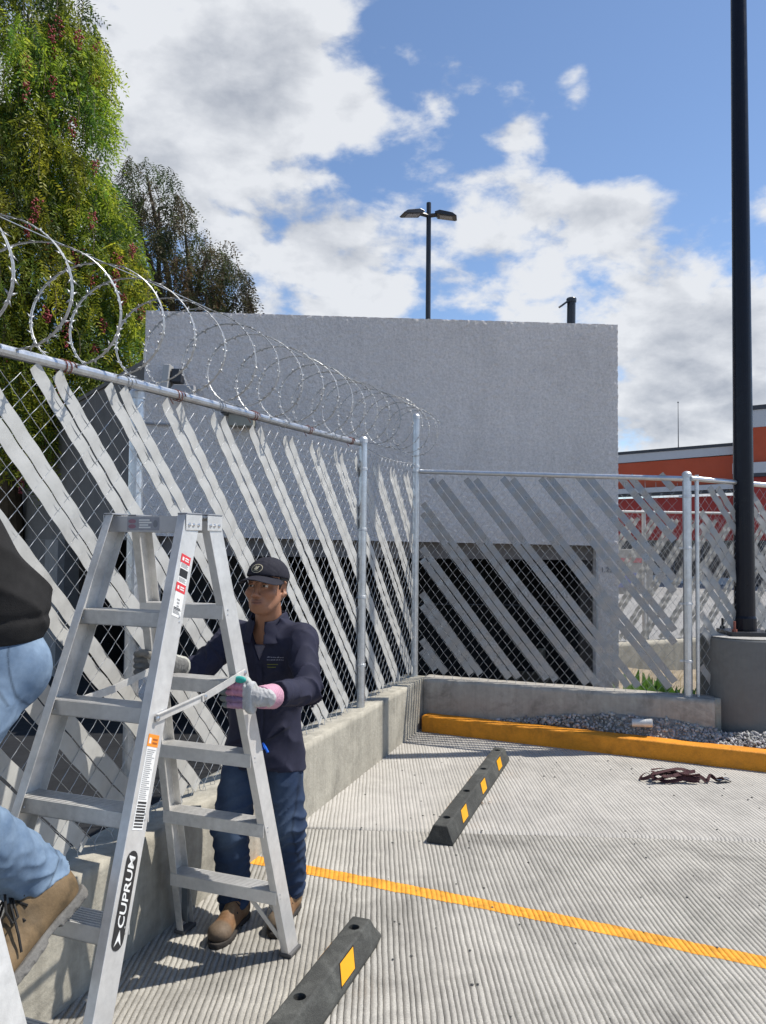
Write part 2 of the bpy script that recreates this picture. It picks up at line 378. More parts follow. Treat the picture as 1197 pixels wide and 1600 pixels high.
# gravel bed between kerb and wall
def kerb_back(s): return p0 + uk * s + nk * 0.15
gb = MB(); q = [kerb_back(0.0), kerb_back(5.5), kerb_back(5.5) + nk * 2.2 + u2 * 0.3, K + u2 * 2.6 + n2 * 0.07, K + u2 * 0.11 + n2 * 0.07]
gb.prism([(v.x, v.y, -0.38) for v in q], (0, 0, 0.475)); gb.build('gravel_base', M('grey_grit', (0.20, 0.195, 0.185), 0.95, var=0.3, vscale=20, bump=0.8, bscale=70), kind='structure')
def gz(x, y):
    """gravel heaped against the low wall, running down to the kerb"""
    a = (Vector((x, y, 0)) - kerb_back(0)).dot(nk); b = (Vector((x, y, 0)) - (K + n2 * 0.082)).dot(n2); fr = max(0, min(1, a / max(.02, a + b)))
    hi = 0.165 * max(0, min(1, (x - 1.05) / 0.85)); side = max(0, min(1, (x - 2.35) / .3)); ped = min(.085, a * .55)
    return 0.105 + (hi * fr) * (1 - side) + ped * side
def pebbles():
    base = np.array([(1,0,0),(-1,0,0),(0,1,0),(0,-1,0),(0,0,1),(0,0,-1)], np.float32)
    tri = np.array([(0,2,4),(2,1,4),(1,3,4),(3,0,4),(2,0,5),(1,2,5),(3,1,5),(0,3,5)])
    V = []; F = []; C = []; n = 0; tries = 0
    def inside(x, y):
        p = Vector((x, y, 0)); a = (p - kerb_back(0)).dot(nk); b = (p - (K + n2 * 0.082)).dot(n2)
        return a > 0.008 and b > 0.005 and (p - K).dot(u2) > 0.1 and x < 4.4 and y > 4.9
    while n < 6500 and tries < 60000:
        tries += 1
        x = random.uniform(0.4, 4.4); y = random.uniform(4.9, 7.1)
        if not inside(x, y): continue
        r = random.choice((0.010, 0.013, 0.016, 0.019, 0.023)); 
        sc = np.array([random.uniform(.7, 1.35) * r, random.uniform(.7, 1.2) * r, random.uniform(.5, .95) * r])
        b = base * sc * rng.uniform(0.75, 1.25, (6, 1)); q = rng.normal(size=(3, 3)); q, _ = np.linalg.qr(q)
        mound = 0.010 + gz(x, y) + 0.02 * math.sin(x * 5 + y * 3)
        V.append(b @ q.T + np.array([x, y, mound + random.uniform(-0.006, 0.012)])); F.append(tri + 6 * n)
        g = random.uniform(0.16, 0.46); C.append(np.repeat([[g, g * random.uniform(.96, 1.0), g * random.uniform(.9, 1.02)]], 6, 0)); n += 1
    return np_mesh(np.concatenate(V), np.concatenate(F), col=np.concatenate(C))
put('gravel', pebbles(), M('crushed_stone', (0.4, 0.4, 0.4), 0.85, attr=True, var=0.2, vscale=60), kind='stuff', label='grey crushed stone between the orange kerb and the low wall')
# top of the gravel bed rises to the right, filled by a mounded skin
xs = np.linspace(0.35, 4.9, 120); vs = []
for x in xs:
    yf = (p0 + nk * 0.15).y + (x - (p0 + nk * 0.15).x) * uk.y / uk.x; yb = (K + n2 * 0.075).y + (x - K.x) * u2.y / u2.x if x < 2.75 else yf + 1.6
    for t in np.linspace(0, 1, 14):
        vs.append((x, yf + (yb - yf) * t, gz(x, yf + (yb - yf) * t)))
vs = np.array(vs); vs[:, 2] += 0.012 * fbm3(vs, 25, 3); i = np.arange(120 * 14).reshape(120, 14)
put('gravel_skin', np_mesh(vs, np.stack([i[:-1, :-1], i[1:, :-1], i[1:, 1:], i[:-1, 1:]], -1).reshape(-1, 4)), MATS['grey_grit'], kind='structure', origin=(0, 0, 0))

# near-black ground added so the gap between long fence and buildings reads dark
m_dark_ground = M('near_black_ground', (0.016, 0.017, 0.019), 0.8, var=.3, vscale=4, bump=.4, bscale=12, spec=.25)
b = MB(); q = [K - n1 * .10 + u1 * -.1, K - n1 * .10 + u1 * 9, K - n1 * 9 + u1 * 9, K - n1 * 9 - u1 * 7, Vector((2.25, 10.6, 0)), Vector((2.25, 8.0, 0)), Vector((2.25, 6.46, 0))]
b.prism([(v.x, v.y, -.39) for v in q], (0, 0, .10)); b.build('dark_ground', m_dark_ground, kind='structure')
# ------------------------------------------------------------------ fences
m_galv = M('galvanised_steel', (0.56, 0.58, 0.60), 0.36, metal=0.85, var=0.16, vscale=14, bump=0.08, bscale=60)
m_galv_dull = M('dull_galvanised_steel', (0.50, 0.52, 0.54), 0.5, metal=0.7, var=0.2, vscale=10, bump=0.1, bscale=60)
m_wire = M('galvanised_wire', (0.44, 0.45, 0.46), 0.45, metal=0.6, var=0.15, vscale=20)
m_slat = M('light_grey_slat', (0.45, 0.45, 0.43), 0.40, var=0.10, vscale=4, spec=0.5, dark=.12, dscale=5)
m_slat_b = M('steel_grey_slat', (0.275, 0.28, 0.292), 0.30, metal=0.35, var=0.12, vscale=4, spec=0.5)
m_slat_d = M('cream_grey_slat', (0.27, 0.265, 0.245), 0.5, var=0.06, vscale=5)
m_slat_c = M('pale_grey_slat', (0.30, 0.30, 0.29), 0.45, var=0.06, vscale=5, spec=0.5)
m_rust = M('rusty_tie_wire', (0.22, 0.07, 0.05), 0.7, var=0.3, vscale=40)

def chain_link(o, u, n, L, z0, z1, w, h, r=0.002, sides=4, spike=0.0, bulge=0.0012, zfun=None):
    """every strand a zigzag wire; '/' runs pass in front of the sheet, '\\' runs behind"""
    cols = int(L / (w / 2)); rows = int((z1 - z0) / (h / 2)); paths = []
    for j in range(cols):
        xa, xb = j * w / 2, (j + 1) * w / 2; pts = []
        for i in range(rows + 1):
            left = (i + j) % 2 == 0
            x = xa if left else xb; z = z0 + i * h / 2
            pts.append((x + random.uniform(-.002, .002), 0.0, z + random.uniform(-.002, .002)))
            if i < rows:
                nx_ = xb if left else xa
                fwd = nx_ > x                       # rising to +x
                pts.append(((x + nx_) / 2, bulge if (fwd == SLASH_FRONT) else -bulge, z + h / 4))
        if spike:
            p = pts[-1]; pts.append((p[0] + random.uniform(-.004, .004), 0, p[2] + spike * random.uniform(.7, 1.2)))
        p = pts[0]; pts.insert(0, (p[0] + random.uniform(-.012, .012), random.uniform(-.004, .012), p[2] - random.uniform(.012, .04)))
        paths.append(np.array(pts))
    V = []; F = []; base = 0; ang = np.arange(sides) * 2 * np.pi / sides
    for P in paths:
        d = np.gradient(P, axis=0); d /= np.linalg.norm(d, axis=1)[:, None] + 1e-9
        yv = np.array([0, 1.0, 0]); sx = np.cross(d, yv); sx /= np.linalg.norm(sx, axis=1)[:, None] + 1e-9; sy = np.cross(sx, d)
        ring = P[:, None, :] + r * (np.cos(ang)[None, :, None] * sx[:, None, :] + np.sin(ang)[None, :, None] * sy[:, None, :])
        m = len(P); i = np.arange(m * sides).reshape(m, sides) + base; k = np.roll(i, -1, 1)
        F.append(np.stack([i[:-1], k[:-1], k[1:], i[1:]], -1).reshape(-1, 4)); V.append(ring.reshape(-1, 3)); base += m * sides
    V = np.concatenate(V); F = np.concatenate(F)
    un, nn = np.array(u), np.array(n)
    Wv = np.array(o)[None, :] + V[:, 0:1] * un + V[:, 1:2] * nn; Wv[:, 2] += V[:, 2]
    if zfun is not None: Wv[:, 2] += zfun(V[:, 0], V[:, 2])
    return np_mesh(Wv, F)
SLASH_FRONT = False

def slat_mesh(o, u, n, xa, za, xb, zb, wid, amp, g, seed, thick=0.0016, tip=0.0):
    """one thin strip woven through the wire from (xa,za) down to (xb,zb) in fence coordinates; g(x,z) is whole at each crossing wire"""
    r_ = random.Random(seed); Ln = math.hypot(xb - xa, zb - za); k = max(5, int(Ln / 0.0185))
    dx, dz = (xb - xa) / Ln, (zb - za) / Ln; ox, oz = -dz, dx
    sg = r_.choice((-1, 1)); sh = r_.uniform(-.002, .002); bow = r_.uniform(-.004, .004); tw = r_.uniform(-.03, .03); ph = r_.uniform(0, 6)
    V = []
    for i in range(k + 1):
        t = i / k; s = t * Ln; lat = sh + bow * math.sin(math.pi * t) + 0.0012 * math.sin(s * 7 + ph)
        cx, cz = xa + dx * s + ox * lat, za + dz * s + oz * lat
        dep = sg * amp * math.cos(math.pi * g(cx, cz)) + 0.0015 * math.sin(s * 5 + ph) + (tip * max(0, 1 - s / 0.10) ** 2)
        row = []
        for e in (-1, 1):
            d = dep + tw * e * wid * 0.15
            for q in (0, 1):
                p = Vector(o) + Vector(u) * (cx + ox * e * wid / 2) + Vector(n) * (d + (thick if q else 0)); row.append((p.x, p.y, cz + oz * e * wid / 2))
        V += [row[1], row[3], row[0], row[2], row[0], row[1], row[2], row[3]]
    F = []
    for i in range(k):
        b = i * 8; c = b + 8
        F += [(b, b + 1, c + 1, c), (b + 2, c + 2, c + 3, b + 3), (b + 4, b + 5, c + 5, c + 4), (b + 6, c + 6, c + 7, b + 7)]
    return np_mesh(V, F)

def weave(parent, o, u, n, first, count, step, xr, zr, wid, w, h, z0, amp, mat, sgn, tip=0.0, seed0=0):
    """pairs of neighbouring slats in the mesh channels; first = x of the first slat at the top, sgn = direction x moves while z falls"""
    k = 0; slope = h / w
    g = (lambda x, z: x / w - (z - z0) / h) if sgn > 0 else (lambda x, z: x / w + (z - z0) / h)
    c = (lambda x, z: x / w + (z - z0) / h) if sgn > 0 else (lambda x, z: x / w - (z - z0) / h)
    snap = math.floor(c(first, zr[1])) + 0.5 - c(first, zr[1])
    for i in range(count):
        x0 = first + snap * w + i * step * w
        for q in range(2):
            xs = x0 + q * w
            zt = zr[1] + random.uniform(-0.014, 0.004); zb = zr[0] + random.uniform(-0.005, 0.02)
            def xat(z): return xs + sgn * (zr[1] - z) / slope
            lo, hi = xr
            if sgn > 0:
                if xat(zt) < lo: zt = zr[1] - (lo - xs) * slope - random.uniform(0, .012)
                if xat(zb) > hi: zb = zr[1] - (hi - xs) * slope + random.uniform(0, .012)
            else:
                if xat(zt) > hi: zt = zr[1] - (xs - hi) * slope - random.uniform(0, .012)
                if xat(zb) < lo: zb = zr[1] - (xs - lo) * slope + random.uniform(0, .012)
            k += 1
            if zt - zb < 0.08: continue
            put('slat', slat_mesh(o, u, n, xat(zt), zt, xat(zb), zb, wid, amp, g, seed0 + k, tip=tip), mat, parent, smooth=True)

def post(parent, p, z0, z1, r=0.03, cap=True, mat=None, label=None):
    b = MB(); b.tube([(p.x, p.y, z0), (p.x, p.y, z1)], r, 16)
    o = b.build('post', mat or m_galv, parent, smooth=40, label=label)
    if cap:
        c = MB(); c.lathe((p.x, p.y, z1 - 0.03), [(r + .004, 0), (r + .004, .03), (r * .8, .045), (0.004, .052)], 16); c.build('post_cap', m_galv_dull, o, smooth=40)
    return o
def band(parent, p, z, r, d=None):
    b = MB(); b.lathe((p.x, p.y, z), [(r + .001, -.011), (r + .0045, -.009), (r + .0045, .009), (r + .001, .011)], 16)
    if d is not None: b.bar(Vector((p.x, p.y, z)) + Vector(d) * r, Vector((p.x, p.y, z)) + Vector(d) * (r + .028), .02, .016)
    b.build('clamp_band', m_galv_dull, parent, smooth=40)

def rz(t): return 2.395 - 0.0315 * (t - 1.45)          # the top rail falls a little towards the camera
# long fence on the left
LF = thing('chain_link_fence', 'long galvanised mesh fence woven with pale slats, running from the corner post towards the ladder', 'fence', K + u1 * 3.2 + Z * 0.44)
W1 = 0.0975
put('wire_mesh', chain_link(K, u1, n1, 7.6, 0.47, 2.30, W1, W1, r=0.0017, zfun=lambda x, z: (z - .47) / 1.83 * (rz(x) - 2.335)), m_wire, LF, kind='stuff')
weave(LF, K, u1, n1, -0.06, 20, 4, (0.06, 7.5), (0.475, 2.275), 0.0600, W1, W1, 0.47, 0.0021, m_slat, -1, tip=0.010, seed0=100)
pr = post(LF, K + Z * 0, 0.43, 2.83, 0.032, label='tall corner post of the fence')
for s_ in (1.45, 4.04, 6.62): post(LF, K + u1 * s_ - n1 * (0.034 if s_ > 2 else -0.03), 0.40, rz(s_) + .03 if s_ < 2 else rz(s_) - .02, 0.03)
pts = [K + u1 * s_ + Z * (rz(s_) + 0.003 * math.sin(s_ * 2)) for s_ in np.linspace(1.45, 7.6, 24)]
MB().tube(pts, 0.0215, 12).build('top_rail', m_galv, LF, smooth=40)
pts = [K + u1 * s_ + Z * (rz(1.45) - .005 - 0.045 * math.sin(math.pi * s_ / 1.45)) for s_ in np.linspace(0, 1.45, 8)]
MB().tube(pts, 0.003, 6).build('tension_wire', m_wire, LF, smooth=40)
for i, s_ in enumerate(np.arange(1.62, 7.3, 0.36)):
    p = K + u1 * s_ + Z * rz(s_); t = MB(); q = []
    for a in np.linspace(0, 2 * math.pi * 2.6, 28):
        q.append(p + u1 * (0.004 * a - 0.02) + n1 * 0.0245 * math.cos(a) + Z * 0.0245 * math.sin(a))
    q.append(q[-1] + n1 * .02 - Z * .03)
    t.tube(q, 0.0022, 5).build('tie_wire', m_rust if i % 2 == 0 else m_galv_dull, LF, smooth=40)
for s_ in (1.45,):
    for z in (0.75, 1.25, 1.75, 2.2): band(LF, K + u1 * s_ + n1 * 0.03, z, 0.03)
band(LF, K, 2.36, 0.032, -u2); band(LF, K, 2.31, 0.032, u2)
# short fence on the right, seen against the building
SLASH_FRONT = True
SF = thing('chain_link_fence', 'short mesh fence with shaded grey slats in front of the white building', 'fence', K + u2 * 1.2 + Z * 0.44)
put('wire_mesh', chain_link(K + u2 * 0.03, u2, n2, 2.26, 0.46, 2.25, 0.0825, 0.104, r=0.0012, spike=0.05, zfun=lambda x, z: -0.052 * x * (z - .46) / 1.8), m_wire, SF, kind='stuff')
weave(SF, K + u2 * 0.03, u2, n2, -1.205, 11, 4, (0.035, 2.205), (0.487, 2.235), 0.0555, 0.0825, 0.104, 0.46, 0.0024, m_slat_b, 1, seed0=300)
pts = [K + u2 * s_ + Z * (2.315 - 0.052 * s_) for s_ in np.linspace(0.04, 2.31, 8)]
MB().tube(pts, 0.021, 12).build('top_rail', m_galv, SF, smooth=40)
e2 = K + u2 * 2.33
post(SF, e2, 0.43, 2.235, 0.034)
for z in (0.72, 1.18, 1.63, 2.05): band(SF, e2, z, 0.034, -u2)

# right-hand fence running on behind the lamp pole
d3 = Vector((math.cos(R(20)), math.sin(R(20)), 0)); n3 = Vector((d3.y, -d3.x, 0))
O3 = e2 + u2 * 0.075 - n2 * 0.02
RF = thing('chain_link_fence', 'mesh fence with sunlit grey slats passing behind the black lamp pole', 'fence', O3 + d3 * 1.5 + Z * 0.44)
put('wire_mesh', chain_link(O3, d3, n3, 4.0, 0.47, 2.17, 0.0825, 0.104, r=0.0014), m_wire, RF, kind='stuff')
weave(RF, O3, d3, n3, -1.22, 15, 4, (0.03, 3.95), (0.49, 2.13), 0.055, 0.0825, 0.104, 0.47, 0.004, m_slat_c, 1, seed0=500)
MB().tube([O3 + d3 * -0.06 + Z * 2.195, O3 + d3 * 4.0 + Z * 2.05], 0.021, 12).build('top_rail', m_galv, RF, smooth=40)
post(RF, O3, 0.43, 2.225, 0.016, cap=False); post(RF, O3 + d3 * 2.9, 0.43, 2.2, 0.03)
put('low_wall', rough_box(O3 + d3 * 0.06 + n3 * 0.10 - Z * 0.38, d3, -n3, 4.0, 0.2, 0.815, 60, 5, 14), m_wall, label='low concrete wall under the right-hand fence behind the pedestal', cat='wall')

# far fence across the yard, slats leaning the other way
d4 = Vector((0.9, 0.43, 0)).normalized(); n4 = Vector((d4.y, -d4.x, 0)); O4 = Vector((2.1, 10.65, 0))
FF = thing('chain_link_fence', 'distant mesh fence with pale slats leaning the opposite way and a white top rail', 'fence', O4 + d4 * 3 + Z * 0.2)
SLASH_FRONT = False
put('wire_mesh', chain_link(O4, d4, n4, 9.0, 0.24, 2.12, 0.10, 0.12, r=0.0018, sides=3), m_wire, FF, kind='stuff')
weave(FF, O4, d4, n4, 0.2, 27, 4, (0.03, 8.95), (0.27, 2.06), 0.062, 0.10, 0.12, 0.24, 0.004, m_slat_d, -1, seed0=700)
m_white = M('white_paint', (0.42, 0.42, 0.41), 0.5, var=0.06, vscale=5)
MB().tube([O4 + Z * 2.12, O4 + d4 * 9 + Z * 2.24], 0.020, 10).build('top_rail', m_white, FF, smooth=40)
for s_ in (2.0, 4.9, 7.8): post(FF, O4 + d4 * s_ - n4 * 0.03, 0.2, 2.16 + .01 * s_, 0.03, mat=m_white)
put('low_wall', rough_box(O4 + n4 * 0.1 - Z * 0.42, d4, -n4, 9.0, 0.2, 0.66, 110, 4, 12, 0.006), m_wall, label='far low concrete wall under the distant fence', cat='wall')
m_dirt = M('earth_bank', (0.24, 0.20, 0.145), 0.95, var=0.3, vscale=4, bump=0.7, bscale=25)
bx = np.linspace(1.6, 7.5, 60); by = np.linspace(6.4, 10.9, 40); BX, BY = np.meshgrid(bx, by)
BZ = -0.40 + 0.32 * np.clip((BY - 8.0) / 2.5, 0, 1); BV = np.stack([BX, BY, BZ], -1).reshape(-1, 3); BV[:, 2] += 0.10 * fbm3(BV, 3, 4)
i = np.arange(2400).reshape(40, 60); put('earth_bank', np_mesh(BV, np.stack([i[:-1, :-1], i[:-1, 1:], i[1:, 1:], i[1:, :-1]], -1).reshape(-1, 4)), m_dirt, kind='structure', origin=(0, 0, -0.4))

# razor coil on the long fence
def razor():
    RZ = thing('razor_wire_coil', 'coil of razor wire looping along the top rail of the long fence', 'razor wire', K + u1 * 3 + Z * 2.33)
    m_rz = M('razor_steel', (0.40, 0.41, 0.415), 0.42, metal=0.5, var=0.2, vscale=30)
    rad = 0.214; pitch = 0.262; turns = 24; n = turns * 40; pts = []
    for i in range(n + 1):
        a = 2 * math.pi * i / 40 + 0.6; t = -0.16 + pitch * a / (2 * math.pi) - 0.085 * math.cos(a) + 0.02 * math.sin(a * .5)
        rr = rad * (1 + 0.03 * math.sin(a * 0.37) + 0.02 * math.sin(a * 1.31))
        sag = 0.012 * math.sin(t * 2.2)
        pts.append(K + u1 * t + n1 * (rr * math.cos(a) * 0.94 + 0.015 * math.sin(t * 3)) + Z * (rz(t) + .018 + rad + sag + rr * math.sin(a)))
    c = MB(); c.tube(pts, 0.0027, 5); 
    c.build('core_wire', m_rz, RZ, smooth=40)
    V = []; F = []; B = []; G = []
    for i in range(n):
        d = (pts[i + 1] - pts[i]).normalized(); ax = u1; s = d.cross(ax).normalized(); w = ax * 0.0070
        b = len(V); off = s * 0.0015
        V += [pts[i] - w + off, pts[i] + w + off, pts[i + 1] + w + off, pts[i + 1] - w + off]; F.append((b, b + 1, b + 2, b + 3))
    put('tape', np_mesh([tuple(v) for v in V], F), m_rz, RZ)
    L = 0; step = 0.078; nxt = 0.02
    for i in range(n):
        seg = (pts[i + 1] - pts[i]).length
        if L + seg >= nxt:
            nxt += step; p = pts[i]; d = (pts[i + 1] - pts[i]).normalized(); ax = u1
            s = d.cross(ax).normalized()
            for e in (-1, 1):
                for g in (-1, 1):
                    tip = p + ax * e * 0.021 + d * g * 0.025 + s * random.uniform(-.010, .010); r0 = p + ax * e * 0.004 + d * g * 0.004; r1 = p + ax * e * 0.004 + d * g * 0.0165
                    b = len(B); q = s * 0.0012; B += [r0 + q, r1 + q, tip, r0 - q, r1 - q]; G += [(b, b + 1, b + 2), (b + 4, b + 3, b + 2), (b, b + 2, b + 3), (b + 1, b + 4, b + 2), (b, b + 3, b + 1), (b + 1, b + 3, b + 4)]
        L += seg
    put('barbs', np_mesh([tuple(v) for v in B], G), m_rz, RZ, kind='stuff')
    # straight line wire the loops are clipped to
    line = [K + u1 * t + n1 * 0.02 + Z * (rz(t) + .018 + 2 * rad + 0.004 + 0.012 * math.sin(t * 2.2)) for t in np.linspace(0, 6.2, 40)]
    MB().tube(line, 0.0022, 5).build('line_wire', m_rz, RZ, smooth=40)
razor()
# ------------------------------------------------------------------ white rendered building
m_stucco = M('rough_white_render', (0.80, 0.745, 0.705), 0.9, var=0.06, vscale=1.6, bump=1.0, bscale=70, dark=0.10, streak=.05, speck=.13, sscale=42, dscale=1.3, bdist=0.02)
m_wing = M('dark_grey_render', (0.155, 0.148, 0.138), 0.9, var=0.12, vscale=2.5, bump=0.5, bscale=40, dark=0.2)
m_black = M('black_steel', (0.016, 0.017, 0.022), 0.35, var=0.2, vscale=6, spec=0.5)
m_inner = M('dark_interior', (0.02, 0.021, 0.024), 0.9, var=0.2, vscale=3)  # the shade inside the bays is put into this near-black colour
m_lintel = M('brown_grey_lintel', (0.17, 0.155, 0.145), 0.8, var=0.2, vscale=6, bump=0.3, bscale=40)
m_trim = M('charcoal_trim', (0.05, 0.055, 0.065), 0.6)
FX0, FX1, FY = -2.56, 2.495, 8.2
def ztop(x): return 4.118 - 0.0214 * (x - FX0)
BD = thing('building', 'rough white rendered building with a dark open bay along its foot', 'building', (0, FY + 2, -0.4))
def stucco_grid(x0, x1, z0, z1, nx, nz, y, face='front'):
    xs = np.linspace(0, 1, nx); zs = np.linspace(0, 1, nz); X, T = np.meshgrid(xs, zs)
    z0f, z1f = z0, z1
    if face == 'front':
        PX = x0 + (x1 - x0) * X; PZ = z0f(PX) + (z1f(PX) - z0f(PX)) * T; PY = np.full_like(PX, y)
    V = np.stack([PX, PY, PZ], -1)
    h = 0.014 * fbm3(V * np.array([1.3, 1, 1]), 38, 2) * 2 + 0.006 * (vnoise(V + 3, 60) - 0.5)
    V[..., 1] -= h
    ed = (X > 0.999); V[..., 0] += np.where(ed, 0.010 * (vnoise(V + 7, 40) - 0.4), 0)
    ed = (X < 0.001); V[..., 0] -= np.where(ed, 0.008 * (vnoise(V + 7, 40) - 0.4), 0)
    ed = (T > 0.999); V[..., 2] += np.where(ed, 0.005 * (vnoise(V + 17, 40) - 0.4), 0)
    i = np.arange(nx * nz).reshape(nz, nx)
    return V.reshape(-1, 3), np.stack([i[:-1, :-1], i[:-1, 1:], i[1:, 1:], i[1:, :-1]], -1).reshape(-1, 4)
zl = lambda x: 1.672 - 0.0135 * (x - 0.0)
def merge(parts):
    V = []; F = []; b = 0
    for v, f in parts: V.append(v); F.append(f + b); b += len(v)
    return np_mesh(np.concatenate(V), np.concatenate(F))
OPX0, OPX1 = -2.40, 2.255
parts = [stucco_grid(FX0, FX1, zl, ztop, 420, 210, FY), stucco_grid(OPX1, FX1, lambda x: -0.4 + 0 * x, lambda x: zl(x) - 0.0, 20, 120, FY),
         stucco_grid(FX0, OPX0, lambda x: -0.4 + 0 * x, lambda x: zl(x), 14, 100, FY)]
put('front_wall', merge(parts), m_stucco, BD, smooth=True)
# thickness: reveals, top of parapet, side and rear walls, roof
b = MB()
b.prism([(FX0, FY + .004, ztop(FX0) - .02), (FX1, FY + .004, ztop(FX1) - .02), (FX1, FY + .004, zl(FX1) + .01), (FX0, FY + .004, zl(FX0) + .01)], (0, 0.22, 0))
b.aabox(OPX1 + .004, FX1 - .004, FY + .006, FY + .22, -.4, zl(FX1) + .005); b.aabox(FX0 + .004, OPX0 - .004, FY + .006, FY + .22, -.4, zl(FX0) - .005)
b.build('wall_core', m_stucco, BD)
b = MB(); b.aabox(FX1 - .2, FX1 + .004, FY + .222, 13.4, -.4, ztop(FX1) - .03); b.build('side_wall', m_stucco, BD)
b = MB(); b.aabox(FX0, FX1 - .2, 13.2, 13.4, -.4, 3.98); b.build('rear_wall', m_stucco, BD)
MB().aabox(FX0, FX1 - .202, FY + .224, 13.198, 3.55, 3.72).build('roof', MATS['plain_concrete'], BD)
b = MB(); b.prism([(OPX0, FY + .10, 1.50), (OPX1 - .002, FY + .10, 1.485), (OPX1 - .002, FY + .10, zl(OPX1) - .004), (OPX0, FY + .10, zl(OPX0) - .004)], (0, .115, 0)); b.build('lintel', m_lintel, BD)
MB().aabox(OPX1 - .13, OPX1 - .004, FY + .12, FY + .21, -.4, 1.48).build('door_jamb', M('brown_black_steel', (.045, .04, .038), .6), BD)
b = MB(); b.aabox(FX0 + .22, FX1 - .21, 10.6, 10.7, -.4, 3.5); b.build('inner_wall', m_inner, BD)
MB().aabox(FX1 - .24, FX1 - .205, FY + .225, 10.6, -.4, 2.1).build('dark_side_panel', m_inner, BD)  # near-black panel added over the bright side wall to keep the bay dark
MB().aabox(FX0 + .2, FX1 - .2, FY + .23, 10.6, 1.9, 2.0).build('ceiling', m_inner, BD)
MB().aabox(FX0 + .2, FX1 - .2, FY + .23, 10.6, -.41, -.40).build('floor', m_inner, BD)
MB().tube([(-2.2, 8.9, .97), (2.1, 8.9, .95)], .008, 6).build('pipe', m_trim, BD)
MB().aabox(OPX1 + .0, OPX1 + .02, FY - .02, FY + .0, .75, 1.66).build('corner_bead', MATS['white_paint'], BD)
# faint measure written on the wall
me = text_mesh('1.295', 0.075, 0.0008); place_mesh(me, basis((2.385, FY - .014, 1.385), (1, 0, 0), (0, 0, 1), (0, -1, 0)))
put('lettering', me, m_trim, BD)
# wall lamps fixed to the front wall
b = MB(); b.box((-2.285, FY - .10, 3.37), (.035, 0, 0), (0, .09, 0), (.012, 0, .13)); fl = b.build('floodlight', m_white, BD, bevel=.008)
MB().aabox(-2.235, -2.13, FY - .15, FY - .02, 3.32, 3.46).build('lamp_housing', m_black, fl, bevel=.006)
b = MB(); b.prism([(-2.27, FY - .17, 3.21), (-1.99, FY - .17, 3.17), (-1.99, FY - .17, 3.285), (-2.20, FY - .17, 3.29)], (0, .15, 0)); b.build('bracket', M('grey_plastic', (.33, .33, .34), .6), fl, bevel=.005)
b = MB(); b.aabox(-1.70, -1.38, FY - .20, FY - .012, 2.99, 3.02); cl = b.build('canopy_lamp', m_black, BD, bevel=.004)
MB().aabox(-1.62, -1.36, FY - .17, FY - .012, 2.86, 2.985).build('lamp_shade', M('warm_grey_panel', (.30, .29, .24), .6), cl, bevel=.006)
MB().tube([(-2.55, FY - .025, 2.90), (-2.27, FY - .025, 2.89)], .012, 6).build('conduit', MATS['grey_plastic'], BD)
# roof vent
b = MB(); b.tube([(2.12, 8.75, 3.4), (2.135, 8.75, 4.44)], .048, 14); vp = b.build('vent_pipe', m_black, BD, smooth=40)
b = MB(); b.lathe((2.135, 8.75, 4.44), [(.056, -.02), (.058, .02), (.05, .03)], 14); b.bar((2.12, 8.75, 4.455), (2.00, 8.72, 4.36), .075, .02); b.build('cap', m_black, vp, smooth=40)

# angled side wing
dw = Vector((-0.574, 0.819, 0)).normalized(); nw = Vector((-dw.y, dw.x, 0)); nw = nw if nw.y < 0 else -nw
OW = Vector((FX0 - 0.006, FY + 0.05, 0))
WG = thing('building', 'dark grey lower wing angling back from the left end of the white building', 'building', OW + dw * 3 + Z * -0.4)
def wbox(name, s0, s1, z0, z1, th, mat, off=0.0, parent=None):
    b = MB(); c = OW + dw * (s0 + s1) / 2 - nw * (th / 2 + off) + Z * (z0 + z1) / 2
    return b.box(c, dw * (s1 - s0) / 2, nw * th / 2, Z * (z1 - z0) / 2).build(name, mat, parent or WG)
wbox('wall', 0.0, 11, 1.66, 3.55, .2, m_wing); wbox('wall', 3.45, 11, -.4, 1.658, .2, m_wing, .002)
wbox('column', 0.10, 0.52, -.4, 1.657, .2, M('mid_grey_render', (.25, .24, .225), .85, var=.12, bump=.3), -.006)
wbox('column', 3.46, 4.3, -.4, 1.656, .1, MATS['mid_grey_render'], -.09)
wbox('parapet_cap', 0, 11, 3.55, 3.60, .24, m_wing, -.02)
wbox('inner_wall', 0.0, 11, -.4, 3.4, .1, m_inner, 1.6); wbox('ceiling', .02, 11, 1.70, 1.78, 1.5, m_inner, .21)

# ------------------------------------------------------------------ lamp pole on its pedestal
PC = Vector((2.995, 6.42, 0))
m_ped = M('dark_grey_paint', (0.130, 0.132, 0.128), 0.62, var=0.10, vscale=2.5, bump=0.25, bscale=25, dark=0.18, dscale=2.5)
prof = [(.352, -.05), (.352, .2), (.353, .5), (.352, .80), (.351, .90), (.345, .912), (.31, .916), (.15, .918), (.01, .918)]
b = MB(); b.lathe(PC, prof, 64); me = b.mesh(); 
o = put('pedestal', me, m_ped, label='wide round dark grey painted concrete pedestal carrying the lamp pole', cat='pedestal', smooth=35)
MB().lathe(PC + Z * .9185, [(.342, 0), (.338, .004), (.01, .005)], 48).build('cement_top', M('bare_cement', (.36, .35, .33), .9, var=.2, bump=.6, bscale=60), o, smooth=40)
LP = thing('lamp_pole', 'tall black lamp pole bolted to the round grey pedestal', 'lamp post', PC + Z * .9245)
MB().box(PC + Z * .941, (.17, -.01, 0), (.01, .17, 0), (0, 0, .016)).build('base_plate', m_black, LP, bevel=.004)
m_pole = M('glossy_black_paint', (0.005, 0.006, 0.012), 0.32, var=0.1, spec=0.25)
hs = np.linspace(.958, 8.2, 12)
